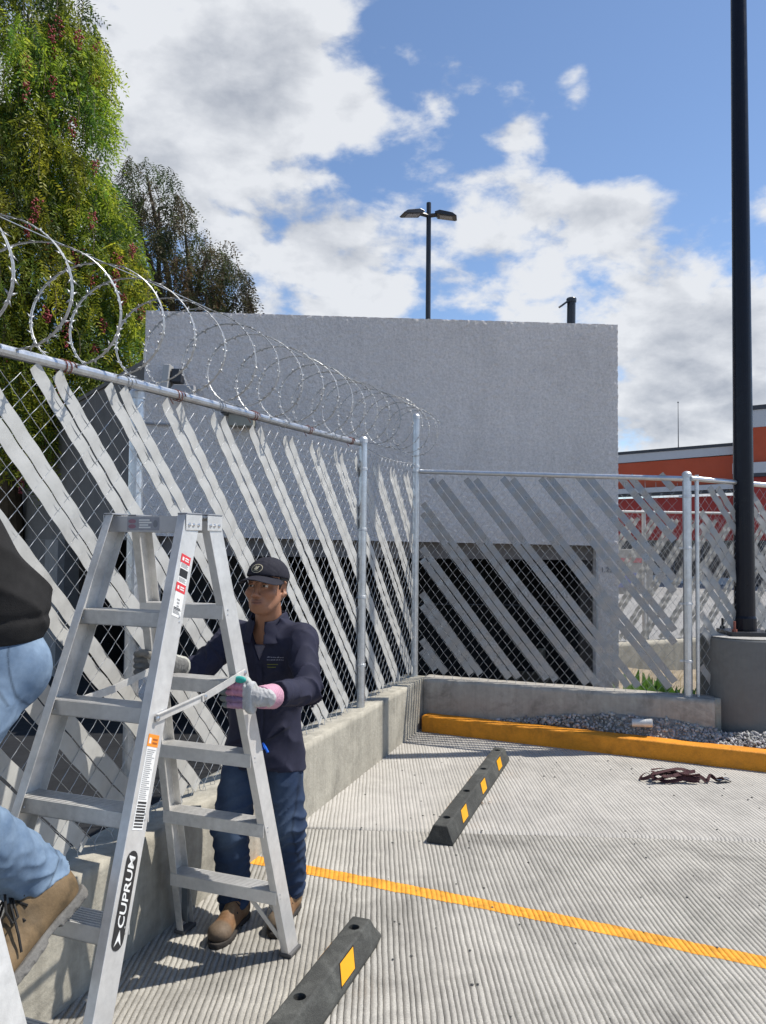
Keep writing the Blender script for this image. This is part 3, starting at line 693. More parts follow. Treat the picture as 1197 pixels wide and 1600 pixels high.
MB().tube([(PC.x, PC.y, h) for h in hs], [.083 - .027 * (h - .958) / 7.2 for h in hs], 28).build('pole', m_pole, LP, smooth=40)
MB().lathe((PC.x, PC.y, .958), [(.091, 0), (.091, .10), (.086, .115), (.084, .12)], 28).build('pole_sleeve', m_pole, LP, smooth=40)
for dx, dy in ((-1, -1), (1, -1), (-1, 1), (1, 1)):
    q = PC + Vector((dx * .135 + .01 * dy, dy * .135, .958)); b = MB(); b.tube([q, q + Z * .085], .010, 8); b.lathe(q, [(.02, 0), (.02, .02)], 6); b.build('anchor_bolt', m_rust if dx * dy > 0 else m_black, LP)
def lamp_heads(parent, top, z, dirs, ln, w):
    for d in dirs:
        d = Vector(d); side = Vector((-d.y, d.x, 0)).normalized(); a = top.copy(); a.z = z
        b = MB(); b.tube([a, a + d * ln * .45 + Z * .02], w * .16, 8); arm = b.build('arm', m_black, parent, smooth=40)
        p = [a + d * ln * .22 + Z * .035, a + d * ln * .40 + Z * .065, a + d * ln * 0.85 + Z * .0, a + d * ln + Z * -.065, a + d * ln * .93 + Z * -.08, a + d * ln * .3 + Z * -.02]
        b = MB(); b.prism([q - side * w / 2 for q in p], side * w); hd = b.build('lamp_head', m_black, parent, bevel=.01)
        b = MB(); c = (p[4] + p[5]) / 2 - Z * .004; ax = (p[4] - p[5]) * .36; b.box(c, ax, side * w * .36, Vector((0, 0, .006))); b.build('diffuser', M('lamp_glass', (.20, .20, .22), .2), hd)
lamp_heads(LP, Vector((PC.x, PC.y, 0)), 8.1, [(1, .1, 0), (-1, -.1, 0)], .6, .26)
DL = thing('lamp_pole', 'distant black twin-head lamp post rising above the roof edge of the white building', 'lamp post', (0.85, 15, -.4))
hs = np.linspace(-.4, 8.36, 10)
MB().tube([(0.85, 15, h) for h in hs], [.062 - .016 * (h + .4) / 8.8 for h in hs], 14).build('pole', m_black, DL, smooth=40)
lamp_heads(DL, Vector((0.85, 15, 0)), 8.10, [(-.93, -.36, 0), (.95, -.12, 0)], .58, .26)

# ------------------------------------------------------------------ red and white store far right
m_red = M('red_cladding', (0.46, 0.072, 0.024), 0.55, var=0.06, vscale=.6)
m_red2 = M('shaded_red_cladding', (0.36, 0.035, 0.028), 0.55, var=0.06, vscale=.6)  # shade below the canopy put into a darker red
m_band = M('pale_grey_cladding', (0.50, 0.51, 0.53), 0.5, var=0.05, vscale=.6)
m_glass = M('dark_shop_glass', (0.03, 0.035, 0.045), 0.1, spec=0.6)
PR = Vector((13.18, 44.0, 0)); dr = Vector((18.03 - 13.18, -4.0, 0)).normalized(); nr = Vector((dr.y, -dr.x, 0)); nr = nr if nr.y < 0 else -nr
ST = thing('store', 'low red and grey striped store across the yard', 'building', PR + Z * -.42)
def rb(name, s0, s1, z0, z1, mat, off=0.0, th=.5, parent=None, dz=0.0):
    b = MB(); q = [PR + dr * s0 + Z * z0, PR + dr * s1 + Z * (z0 + dz), PR + dr * s1 + Z * (z1 + dz), PR + dr * s0 + Z * z1]
    b.prism([v + nr * off for v in q], -nr * th); return b.build(name, mat, parent or ST)
rb('roof_trim', -12, 6.6, 6.62, 6.78, m_trim, .10, 6, dz=.22); rb('fascia', -12, 6.6, 6.10, 6.618, m_band, .06, .5, dz=.30)
rb('wall', -12, 6.6, 4.66, 6.098, m_red, 0, 6, dz=.26); rb('canopy', -12, 6.6, 4.38, 4.655, m_band, .5, .6, dz=.20); rb('canopy_edge', -12, 6.6, 4.27, 4.378, m_trim, .5, .6, dz=.15)
rb('lower_wall', -12, 6.6, 1.95, 4.268, m_red2, 0, 6)
rb('base_wall', -12, 6.6, -.42, .0, m_band, .02, 6)
for k in range(12): rb('shop_window', -11.6 + k * 1.5, -10.2 + k * 1.5, .02, 1.93, m_glass, .0, .2)
for k in range(13): rb('mullion', -11.72 + k * 1.5, -11.62 + k * 1.5, .01, 1.94, m_trim, .03, .3)
rb('roof_trim', 6.6, 20, 8.50, 8.72, m_trim, .75, 7); rb('fascia', 6.6, 20, 7.62, 8.498, m_band, .70, .8); rb('wall', 6.6, 20, 5.84, 7.618, m_red, .64, 7)
rb('canopy', 6.6, 20, 5.30, 5.838, m_band, .9, .9); rb('canopy_edge', 6.6, 20, 5.12, 5.298, m_trim, .9, .9); rb('lower_wall', 6.6, 20, 1.95, 5.118, m_red2, .64, 7); rb('shop_front', 6.6, 20, -.42, 1.948, m_glass, .64, 7)
AN = thing('antenna', 'thin whip antenna standing on the roof of the red store', 'antenna', PR + dr * 3.4 - nr * .6 + Z * 6.85)
q = PR + dr * 3.4 - nr * .6 + Z * 6.80; MB().tube([q, q + Z * 1.2, q + Z * 2.7], [.03, .022, .014], 8).build('mast', m_trim, AN); MB().lathe(q + Z * 2.7, [(.04, 0), (.04, .06)], 8).build('tip', m_trim, AN)
# low haze of town behind: a distant block wall closing the yard
MB().aabox(-40, 2, 52, 53, -.42, 3.2).build('boundary_wall', M('far_grey_wall', (.4, .39, .37), .9), label='distant grey boundary wall behind the yard', cat='wall')
# sign board standing by the far fence
SG = thing('sign_board', 'small white and blue notice board by the far fence post', 'sign', (3.72, 11.8, -.3))
MB().box((3.72, 11.8, 1.25), (.42, .1, 0), (-.006, .02, 0), (0, 0, .34)).build('panel', m_white, SG, bevel=.004)
MB().box((3.66, 11.764, 1.12), (.24, .057, 0), (-.001, .004, 0), (0, 0, .11)).build('blue_print', M('blue_print', (.28, .32, .55), .5), SG)
MB().box((3.80, 11.80, 1.42), (.26, .062, 0), (-.001, .004, 0), (0, 0, .035)).build('red_print', M('pink_print', (.55, .22, .24), .5), SG)
for x in (-.35, .35): MB().tube([(3.72 + x, 11.83 + x * .24, -.35), (3.72 + x, 11.83 + x * .24, 1.6)], .02, 8).build('leg', MATS['dull_galvanised_steel'], SG)
# ------------------------------------------------------------------ pepper trees
def weeping_tree(name, label, base, trunk_h, clumps, n_per, strand, leaf, cols, seed, berries=0, limbs=True, twig_col=(.10, .075, .05), frond_n=8, droop=1.0, limb_r=.06):
    r_ = np.random.default_rng(seed); rr = random.Random(seed)
    T = thing(name, label, 'tree', base)
    m_bark = M('bark_' + str(seed), twig_col, .9, var=.3, vscale=8, bump=.6, bscale=30)
    base = Vector(base); top = base + Z * trunk_h
    MB().tube([base, base + Vector((.1, .05, trunk_h * .5)), top], [.34, .26, .20], 12).build('trunk', m_bark, T, smooth=40)
    V = []; F = []; C = []; nb = 0; SV = MB()
    for (cx, cy, cz, cr, ch) in clumps:
        ctone = rr.choice((.62, .85, 1.0, 1.25, 1.45)); cyel = rr.choice((.9, 1.0, 1.18))
        c = Vector((cx, cy, cz))
        if limbs:
            mid = top.lerp(c, .55) + Vector((rr.uniform(-.3, .3), rr.uniform(-.3, .3), .35)); b = MB(); b.tube([top - Z * .4, top.lerp(mid, .5) + Z * .15, mid, c + Z * ch * .2], [limb_r * 1.6, limb_r * 1.2, limb_r * .8, limb_r * .35], 7); b.build('branch', m_bark, T, smooth=40)
        for _ in range(n_per):
            # strand springs from the upper shell of the clump and hangs
            th = r_.uniform(0, 2 * np.pi); ph = np.arccos(r_.uniform(-.35, 1)); q = r_.uniform(.55, 1.0) ** .5
            st = np.array([cx + cr * q * np.sin(ph) * np.cos(th), cy + cr * q * np.sin(ph) * np.sin(th), cz + ch * q * np.cos(ph)])
            out = np.array([np.cos(th), np.sin(th), 0]) * r_.uniform(.1, .5)
            Ls = strand * r_.uniform(.45, 1.25); tone = r_.uniform(0, 1); hue = cols[r_.integers(len(cols))]
            pts = []
            for k in range(frond_n + 1):
                t = k / frond_n; pts.append(st + out * Ls * (t - .35 * t * t) + np.array([.06 * np.sin(3 * t + th), .06 * np.cos(2.3 * t + th), 0]) * Ls + np.array([0, 0, .10 * Ls * t - droop * Ls * t ** 1.5]))
            pts = np.array(pts)
            for k in range(frond_n):
                a = pts[k]; fd = r_.normal(size=3) * np.array([1, 1, .5]); fd[2] -= 1.8; fd /= np.linalg.norm(fd)
                fl = leaf * r_.uniform(3.0, 5.0); nl = 6
                side = np.cross(fd, r_.normal(size=3)); side /= np.linalg.norm(side) + 1e-9
                jit = 1 + r_.uniform(-.28, .28)
                for s in range(nl):
                    p = a + fd * fl * (s + .5) / nl + np.array([0, 0, -.10 * fl * (s / nl) ** 2])
                    for e in (-1, 1):
                        ld = side * e * .8 + fd * .65; ld /= np.linalg.norm(ld); wd = np.cross(ld, r_.normal(size=3)); wd /= np.linalg.norm(wd) + 1e-9
                        ll = leaf * r_.uniform(.7, 1.2); ww = ll * .16
                        V += [p, p + ld * ll * .5 + wd * ww, p + ld * ll, p + ld * ll * .5 - wd * ww]; F.append((nb, nb + 1, nb + 2, nb + 3)); nb += 4
                        C.append(np.clip(np.array(hue) * jit * ctone * np.array([cyel, 1, .9]), 0, .5))
            if rr.random() < .25: SV.tube([tuple(p) for p in pts[::2]], .0045, 3, cap=False)
    C = np.repeat(np.array(C), 4, 0)
    put('foliage', np_mesh(np.array(V), np.array(F), col=C), M('leaf_' + str(seed), (.1, .2, .05), .55, attr=True, transl=.5, var=.12, vscale=3), T, kind='stuff')
    SV.build('twigs', m_bark, T, kind='stuff')
    if berries:
        octa = np.array([(1,0,0),(-1,0,0),(0,1,0),(0,-1,0),(0,0,1),(0,0,-1)], float); tri = np.array([(0,2,4),(2,1,4),(1,3,4),(3,0,4),(2,0,5),(1,2,5),(3,1,5),(0,3,5)])
        V = []; F = []; k = 0
        for _ in range(berries):
            cx, cy, cz, cr, ch = clumps[rr.randrange(len(clumps))]
            th = rr.uniform(-2.6, .5); p0_ = np.array([cx + cr * 1.02 * math.cos(th), cy + cr * 1.02 * math.sin(th), cz + rr.uniform(-1.1, .5) * ch]); ln = rr.uniform(.18, .42)
            for _j in range(34):
                t = rr.random(); w = .045 * (1 - abs(t - .35)); p = p0_ + np.array([rr.gauss(0, w), rr.gauss(0, w), -t * ln]); V.append(octa * rr.uniform(.014, .024) + p); F.append(tri + 6 * k); k += 1
        put('berries', np_mesh(np.concatenate(V), np.concatenate(F)), M('pepper_berries', (.27, .045, .05), .5, var=.35, vscale=20), T, kind='stuff')
    return T
cl = []
rr_ = random.Random(5)
for (x, y, z, r, h) in [(-7.2, 13.2, 11.3, 1.5, .9), (-6.0, 12.6, 10.4, 1.15, .8), (-5.35, 12.5, 9.75, .62, .55), (-6.3, 11.9, 9.3, 1.1, .8), (-5.35, 12.4, 8.75, .75, .7), (-6.9, 12.3, 8.2, 1.2, .9), (-5.7, 12.0, 7.9, .8, .8),
    (-5.15, 12.6, 7.55, .62, .6), (-4.95, 12.6, 6.75, .80, .75), (-5.9, 11.8, 6.7, 1.0, .9), (-6.9, 11.9, 6.5, 1.1, .9), (-4.62, 12.4, 6.05, .62, .7), (-5.5, 11.7, 5.6, .95, .8), (-4.55, 12.5, 5.25, .62, .7), (-6.4, 11.6, 5.2, 1.1, .9), (-5.3, 11.8, 4.5, .95, .8), (-6.3, 11.6, 3.9, 1.1, .9), (-4.7, 12.3, 4.3, .7, .7), (-5.3, 12.2, 3.5, .9, .8), (-7.6, 12, 5.5, 1.2, 1), (-7.8, 12.5, 9.2, 1.2, 1)]:
    cl.append((x, y, z, r, h))
weeping_tree('pepper_tree', 'tall weeping pepper tree with bright green fronds and red berries at the left edge', (-6.6, 13.4, -.42), 4.2, cl, 100, 1.15, .085,
    [(.19, .26, .028), (.27, .33, .032), (.09, .165, .03), (.32, .37, .04), (.055, .10, .026)], 21, berries=75)
cl2 = [(-6.3, 20, 11.1, .75, .7), (-5.9, 19.8, 10.2, .95, .7), (-6.7, 20.1, 10.3, .6, .5), (-5.2, 19.8, 9.5, .75, .6), (-6.2, 19.6, 9.1, .8, .7), (-4.6, 19.8, 9.0, .85, .65), (-4.2, 19.9, 8.4, .75, .5), (-5.1, 19.5, 8.4, .8, .6), (-3.95, 20, 7.8, .6, .5), (-4.7, 19.7, 7.6, .9, .6), (-5.8, 19.6, 7.9, .85, .7), (-6.6, 20, 8.3, .8, .7), (-5.4, 19.9, 7.0, 1.0, .7), (-4.3, 20, 6.9, .8, .6), (-6.4, 20, 7.0, 1.0, .7)]
weeping_tree('pepper_tree', 'darker brownish weeping tree with bare limbs behind the corner of the white building', (-5.4, 20.6, -.42), 5.5, cl2, 34, .95, .10,
    [(.06, .07, .03), (.085, .065, .04), (.06, .08, .03), (.10, .08, .05), (.04, .05, .025)], 33, twig_col=(.05, .038, .03), limb_r=.09, frond_n=7)
# weeds at the foot of the building and dry grass on the bank
def weed(name, label, base, n, ln, col, seed):
    r_ = np.random.default_rng(seed); V = []; F = []; k = 0; Cc = []
    for _ in range(n):
        a = r_.uniform(0, 6.28); l = ln * r_.uniform(.5, 1.1); o_ = np.array(base) + np.array([r_.normal() * ln * .25, r_.normal() * ln * .25, 0]); tilt = r_.uniform(.2, 1.0)
        d = np.array([math.cos(a) * tilt, math.sin(a) * tilt, 1.0]); d /= np.linalg.norm(d); s = np.cross(d, [0, 0, 1]); s /= np.linalg.norm(s); w = l * r_.uniform(.06, .16)
        m1 = o_ + d * l * .5; t1 = o_ + d * l + np.array([0, 0, -.25 * l * tilt])
        V += [o_, m1 + s * w, t1, m1 - s * w]; F.append((k, k + 1, k + 2, k + 3)); k += 4; Cc += [np.array(col) * r_.uniform(.6, 1.4)] * 4
    put(name, np_mesh(np.array(V), np.array(F), col=np.array(Cc)), M('weed_leaf', (.1, .2, .05), .6, attr=True, transl=.3), label=label, cat='plant')
weed('weed_plant', 'bright green leafy weed at the foot of the white building', (2.62, 7.55, .02), 130, .42, (.10, .20, .03), 1)
weed('weed_plant', 'lower dark green weeds growing behind the short fence wall', (2.85, 7.3, .05), 120, .30, (.06, .13, .03), 2)
gv = np.random.default_rng(4); V = []; F = []; k = 0; Cc = []
for _ in range(1500):
    o_ = np.array([gv.uniform(2.5, 6), gv.uniform(7.4, 10.6), 0]); o_[2] = -.42 + .32 * min(1, max(0, (o_[1] - 8) / 2.5)); a = gv.uniform(0, 6.28); l = gv.uniform(.1, .32); d = np.array([math.cos(a) * .6, math.sin(a) * .6, .7]); sd_ = np.array([-d[1], d[0], 0]) * .02
    V += [o_ - sd_ * l, o_ + sd_ * l, o_ + d * l]; F.append((k, k + 1, k + 2)); k += 3; Cc += [np.array((.34, .28, .15)) * gv.uniform(.5, 1.3)] * 3
put('dry_grass', np_mesh(np.array(V), np.array(F), col=np.array(Cc)), MATS['weed_leaf'], kind='stuff', label='dry straw grass scattered on the earth bank behind the fence')
# ------------------------------------------------------------------ ladder
m_alu = M('brushed_aluminium', (0.64, 0.635, 0.62), 0.36, metal=0.45, var=0.14, vscale=5, bump=0.06, bscale=120, dark=0.10, dscale=4)
m_alu2 = M('worn_aluminium', (0.60, 0.59, 0.565), 0.42, metal=0.35, var=0.16, vscale=7, bump=0.10, bscale=120, dark=0.2, dscale=5)
m_zinc = M('dark_zinc', (0.16, 0.19, 0.22), 0.45, metal=0.6, var=.15)
m_rubber = M('black_rubber', (0.025, 0.025, 0.025), 0.75, var=.2)
m_stkw = M('white_sticker', (0.72, 0.72, 0.70), 0.45, var=.05)
m_stkr = M('red_sticker', (0.62, 0.05, 0.06), 0.45, var=.06)
m_stko = M('orange_sticker', (0.80, 0.27, 0.03), 0.45, var=.06)
m_stkk = M('black_sticker', (0.022, 0.022, 0.024), 0.4, var=.1)
m_rivet = M('rivet', (0.55, 0.55, 0.55), 0.3, metal=.9)

LT = Vector((-.7817, 2.7596, 0)); LTH = R(-20.466); LH = 1.7014
le = Vector((math.cos(LTH), math.sin(LTH), 0)); lg = Vector((math.sin(LTH), -math.cos(LTH), 0))     # step direction, towards the camera side
LAD = thing('step_ladder', 'large double-sided aluminium step ladder standing open beside the slatted fence', 'ladder', LT)
def rail_ends(side, s):
    sg = 1 if side == 'A' else -1
    t = LT + Z * (LH + .03) + le * s * .1662 + lg * sg * .0643
    b = LT + le * s * .2637 + lg * sg * (.6764 if side == 'A' else .5453)
    return t, b
def channel(a, b, e, web, flange, th, name, mat, parent, inward):
    """C channel from b (foot) to a (top): web plane normal e, flanges pointing to 'inward' (+1/-1 along e)"""
    ax = (a - b).normalized(); w = e.cross(ax).normalized(); m_ = MB(); i = e * inward
    sec = [(-web / 2, 0), (web / 2, 0), (web / 2, flange), (web / 2 - th, flange), (web / 2 - th, th), (-web / 2 + th, th), (-web / 2 + th, flange), (-web / 2, flange)]
    # foot cut level with the ground
    def lev(p, foot):
        if not foot: return p
        return p - ax * ((p.z - b.z) / ax.z)
    bot = [lev(b + w * x + i * y, True) for x, y in sec]; top = [a + w * x + i * y for x, y in sec]
    n = len(sec); fs = []
    for k in range(n): j = (k + 1) % n; fs.append((k, j, n + j, n + k))
    fs += [(0, 5, 6, 7), (0, 1, 4, 5), (1, 2, 3, 4)]; fs += [tuple(n + q for q in f) for f in [(7, 6, 5, 0), (5, 4, 1, 0), (4, 3, 2, 1)]]
    m_.add(bot + top, fs); me = m_.mesh(); 
    import bmesh
    bm = bmesh.new(); bm.from_mesh(me); bmesh.ops.recalc_face_normals(bm, faces=bm.faces); bm.to_mesh(me); bm.free()
    o = put(name, me, mat, parent); md = o.modifiers.new('b', 'BEVEL'); md.width = .0018; md.segments = 2; md.limit_method = 'ANGLE'
    return o, ax, w
RAILS = {}
for side in 'AB':
    for s in (1, -1):
        t, b = rail_ends(side, s)
        o, ax, w = channel(t, b + Z * .012, le, .088 if side == 'A' else .080, .032, .003, 'rail', m_alu if s > 0 else m_alu2, LAD, -s)
        RAILS[side, s] = (t, b, ax, w, o)
        # rubber foot
        MB().box(b + Z * .010 - le * s * .014, le * .026, lg * .046, Z * .008).build('rubber_foot', M('grey_rubber', (.09, .09, .09), .7), o, bevel=.004)
# treads
def tread(side, z, k):
    sg = 1 if side == 'A' else -1
    f = (LH + .03 - z) / (LH + .03)
    tl, bl = rail_ends(side, -1); tr, br = rail_ends(side, 1)
    pl = tl.lerp(bl, f) + le * .003; pr_ = tr.lerp(br, f) - le * .003
    g = lg * sg; d = .082; cl_ = (pl + pr_) / 2; half = (pr_ - pl) / 2
    out = .040
    b = MB()
    b.box(cl_ + g * (out - d / 2) - Z * .002, half, g * d / 2, Z * .002)                              # plate
    for q in range(7): b.box(cl_ + g * (out - .008 - q * .0115) + Z * .0012, half * .995, g * .0030, Z * .0006)   # grip ribs
    b.box(cl_ + g * (out - .0015) - Z * .026, half, g * .0015, Z * .022); b.box(cl_ + g * (out - d + .0015) - Z * .026, half, g * .0015, Z * .022)
    b.box(cl_ + g * (out - .008) - Z * .0465, half, g * .008, Z * .0015)
    o = b.build('step', m_alu2 if (k % 2) else m_alu, LAD)
    for s_, p in ((-1, pl), (1, pr_)):
        for q in (.016, .033):
            c = p - le * s_ * -.0035 + g * (out - .06 + q * 0) ; rv = MB(); rv.lathe(p + le * s_ * .0033 + g * (out - .055) - Z * q, [(.0045, 0), (.0038, .002), (.001, .003)], 8, axis=le * s_); rv.build('rivet', m_rivet, o)
        rv = MB(); rv.lathe(p - le * s_ * .02 + g * (out + .0002) - Z * .03, [(.0045, 0), (.0035, .002), (.001, .003)], 8, axis=g); rv.build('rivet', m_rivet, o)
for k in range(1, 6):
    tread('A', .2836 * k, k); tread('B', .2836 * k, k + 1)
# top: hinge plates, cross bars, data plate
for side, sg in (('A', 1), ('B', -1)):
    tl = rail_ends(side, -1)[0]; tr = rail_ends(side, 1)[0]; g = lg * sg
    b = MB(); b.box((tl + tr) / 2 + g * .025 - Z * .024, (tr - tl) / 2 * .985, g * .002, Z * .026); b.box((tl + tr) / 2 - g * .008 + Z * .0025, (tr - tl) / 2 * .985, g * .035, Z * .002)
    cb = b.build('top_bar', m_alu2 if side == 'B' else M('matt_aluminium', (.50, .50, .51), .5, metal=.5, var=.1), LAD)
    for s in (1, -1):
        t, b_, ax, w, ro = RAILS[side, s]
        c = t + le * s * .0045 - Z * .017; pl_ = MB(); pl_.box(c, le * .0015, lg * .047, Z * .027); po = pl_.build('hinge_plate', m_alu, LAD, bevel=.004)
        for q in (-.024, .006, .030): 
            rv = MB(); rv.lathe(c + le * s * .0015 + lg * q - Z * (.008 if q else 0), [(.007, 0), (.006, .003), (.002, .0045)], 10, axis=le * s); rv.build('rivet', m_rivet, po)
        cp = MB(); cp.box(t + Z * .0125 + le * s * -.012, le * .02, lg * .046, Z * .003); cp.build('end_cap', M('grey_nylon', (.20, .21, .23), .6), LAD, bevel=.003)
    if side == 'A':
        c = (tl + tr) / 2 + g * .0278 - Z * .022 - le * .018
        pl_ = MB(); pl_.box(c, le * .066, g * .0007, Z * .0225); dp = pl_.build('data_plate', M('grey_plate', (.30, .31, .35), .4, metal=.3), cb)
        for (xx, zz, rx, rz, mt) in ((-.045, .009, .016, .0075, 'pink_print'), (-.045, -.009, .016, .0075, 'pink_print'), (.052, 0, .009, .013, 'white_paint')):
            e_ = MB(); e_.prism([c + g * .0008 + le * (xx + rx * math.cos(a)) + Z * (zz + rz * math.sin(a)) for a in np.linspace(0, 6.283, 20)[:-1]], g * .0006); e_.build('mark', M('plum_print', (.30, .16, .20), .5) if mt == 'pink_print' else MATS['grey_nylon'], dp)
        for q, (xx, ln) in enumerate(((.006, .022), (.010, .026), (.004, .018), (.008, .024))):
            e_ = MB(); e_.box(c + g * .0011 + le * xx + Z * (.013 - q * .0085), le * ln, g * .0004, Z * .0026); e_.build('print_line', m_stkw, dp)
# spreaders: two hinged flat bars on each side
def zpt(side, s, z, off=0.0):
    t, b = rail_ends(side, s); f = (LH + .03 - z) / (LH + .03); return t.lerp(b, f) + le * s * off
for s, off in ((1, .006), (-1, -.036)):
    a = zpt('A', s, 1.105, off) + lg * .015; c = zpt('B', s, 1.165, off) - lg * .0; mid = a.lerp(c, .50) - Z * .012
    m1 = MB(); d = (mid - a).normalized(); uu = d.cross(le).normalized(); L_ = (mid - a).length
    m1.box(a.lerp(mid, .5), d * L_ / 2, uu * .0125, le * .002); m1.box(a.lerp(mid, .5) + uu * .011 * (1 if uu.z > 0 else -1) + le * s * .004, d * L_ / 2, uu * .0015, le * .004)
    m1.build('spreader_bar', m_alu2, LAD)
    m2 = MB(); d = (c - mid).normalized(); uu = d.cross(le).normalized(); L_ = (c - mid).length
    m2.box(mid.lerp(c, .48) + le * s * .0045, d * (L_ / 2 + .012), uu * .0125, le * .002); m2.build('spreader_bar', m_alu2, LAD)
    for p in (a, mid, c): rv = MB(); rv.lathe(p + le * s * .005, [(.009, 0), (.008, .004), (.002, .006)], 10, axis=le * s); rv.build('rivet', m_rivet, LAD)
# braces under the bottom step of the far frame
p1 = zpt('B', 1, .2836, -.10) + lg * -.03 - Z * .04; MB().bar(p1, zpt('B', 1, .055, -.012) - lg * .03, .018, .005, lg).build('brace', m_alu2, LAD)
p1 = zpt('B', -1, .2836, -.07) - lg * -.030 - Z * .04; MB().bar(p1, zpt('B', -1, .055, -.030) + lg * .012, .030, .014, lg).build('brace', m_zinc, LAD)
p1 = zpt('B', 1, .2836, -.02) - lg * -.028 - Z * .04; MB().bar(zpt('B', 1, .2836, -.12) + lg * .03 - Z * .045, zpt('B', 1, .05, -.02) + lg * .025, .018, .004, lg).build('brace', m_alu2, LAD)
# stickers on the outer face of the front rail
t, b, ax, w, RO = RAILS['A', 1]
wl = le.cross(ax).normalized()                       # across the rail, to the left in the photo
def rp(z, x=0.0, off=.0006):                         # point on the outer face at height z, x to the right
    return t + ax * ((z - t.z) / ax.z) - wl * x + le * off
def decal(z0, z1, x0, x1, mat, off, name='sticker', parent=RO, th=.0003):
    c = (rp(z0, (x0 + x1) / 2, off) + rp(z1, (x0 + x1) / 2, off)) / 2; hl = (rp(z1) - rp(z0)).length / 2
    return MB().box(c, ax * hl, wl * (x1 - x0) / 2, le * th).build(name, mat, parent)
# warning sticker
ws = decal(1.405, 1.598, -.024, .026, m_stkw, .0006)
decal(1.575, 1.602, -.027, .027, m_stkr, .0012, 'red_header', ws); decal(1.482, 1.510, -.027, .027, m_stkr, .0012, 'red_header', ws)
decal(1.531, 1.556, -.022, .024, m_stkk, .0012, 'print_block', ws)
for z in (1.583, 1.590, 1.490, 1.497): decal(z, z + .004, -.004, .018, m_stkw, .0018, 'print_line', ws)
for z in (1.579, 1.487): decal(z + .003, z + .014, -.020, -.010, m_stkw, .0018, 'warning_mark', ws)
for q in range(4): decal(1.561 + q * .0035, 1.5625 + q * .0035, -.020, .020 - .004 * (q % 2), M('grey_print', (.3, .3, .3), .5), .0012, 'print_line', ws)
for q in range(5): decal(1.414 + q * .0042, 1.4165 + q * .0042, -.020, .021 - .005 * (q % 3), m_stkk if q > 2 else MATS['grey_print'], .0012, 'print_line', ws)
for q in range(3): decal(1.436 + q * .010, 1.441 + q * .010, -.005 - .002 * q, .007, MATS['grey_print'], .0012, 'print_line', ws)
for q in range(4): decal(1.515 + q * .0035, 1.5165 + q * .0035, -.020, .022 - .006 * (q % 2), MATS['grey_print'], .0012, 'print_line', ws)
# orange headed instruction sticker
ws = decal(.800, 1.052, -.026, .024, m_stkw, .0006); decal(1.022, 1.056, -.028, .026, m_stko, .0012, 'orange_header', ws)
for z in (1.030, 1.040): decal(z, z + .005, -.004, .020, M('brown_print', (.35, .10, .02), .5), .0018, 'print_line', ws)
decal(1.030, 1.046, -.022, -.012, m_stkw, .0018, 'warning_mark', ws)
rb_ = random.Random(3)
for q in range(26): decal(.880 + q * .0053, .8820 + q * .0053, -.022, .020 - rb_.uniform(0, .018), MATS['grey_print'], .0012, 'print_line', ws)
for q in range(9): decal(.806 + q * .0078, .806 + q * .0078 + rb_.choice((.0022, .004, .0055)), -.022, .020, m_stkk, .0012, 'bar', ws)
# brand plate reading up the rail
z0, z1 = .505, .748; pts = []
hl = (rp(z1) - rp(z0)).length / 2; c0 = (rp(z0, .0) + rp(z1, .0)) / 2; hw = .026
for sx, n_ in ((1, 0), (-1, 1)):
    for a in np.linspace(-math.pi / 2, math.pi / 2, 9): pts.append(c0 + ax * sx * (hl - hw + hw * math.cos(a)) + wl * hw * math.sin(a) * sx + le * .0003)
pl_ = MB(); pl_.prism(pts, le * .0006); bp = pl_.build('brand_plate', m_stkk, RO)
me = text_mesh('CUPRUM', .040, .0003, .0006); sh = Matrix(((1.18, .18, 0, 0), (0, 1, 0, 0), (0, 0, 1, 0), (0, 0, 0, 1))); me.transform(sh)
place_mesh(me, basis(c0 + ax * .022 + le * .0013, ax, wl, le)); put('lettering', me, m_stkw, bp)
for q in (1,):
    a0 = c0 - ax * (hl - .012) + le * .0011
    tri = MB(); tri.prism([a0 + wl * .015, a0 + ax * .040, a0 + ax * .014], le * .0005); tri.prism([a0 - wl * .015, a0 + ax * .014, a0 + ax * .040], le * .0005); tri.build('emblem', m_stkw, bp)

# second ladder at the very corner of the picture: one rail and its treads
L2b, L2t = Vector((-.615, 1.70, 0)), Vector((-1.265, 1.79, 2.05)); e2_ = Vector((.93, -.37, 0)).normalized()
L2 = thing('step_ladder', 'second aluminium ladder, only its pale rail showing at the lower left corner', 'ladder', L2b)
channel(L2t, L2b, e2_, .085, .03, .003, 'rail', m_alu2, L2, -1)
off = -e2_ * .46
channel(L2t + off * .8, L2b + off, e2_, .085, .03, .003, 'rail', m_alu2, L2, 1)
for k in range(1, 7):
    f = k * .2836 / 2.05; p = L2b.lerp(L2t, f) - e2_ * .004; q = (L2b + off).lerp(L2t + off * .8, f) + e2_ * .004; gg = Vector((-e2_.y, e2_.x, 0)) * -1
    bm_ = MB(); bm_.box((p + q) / 2, (q - p) / 2, gg * .04, Z * .002); bm_.box((p + q) / 2 + gg * .039 - Z * .024, (q - p) / 2, gg * .0015, Z * .022); bm_.build('step', m_alu2, L2)

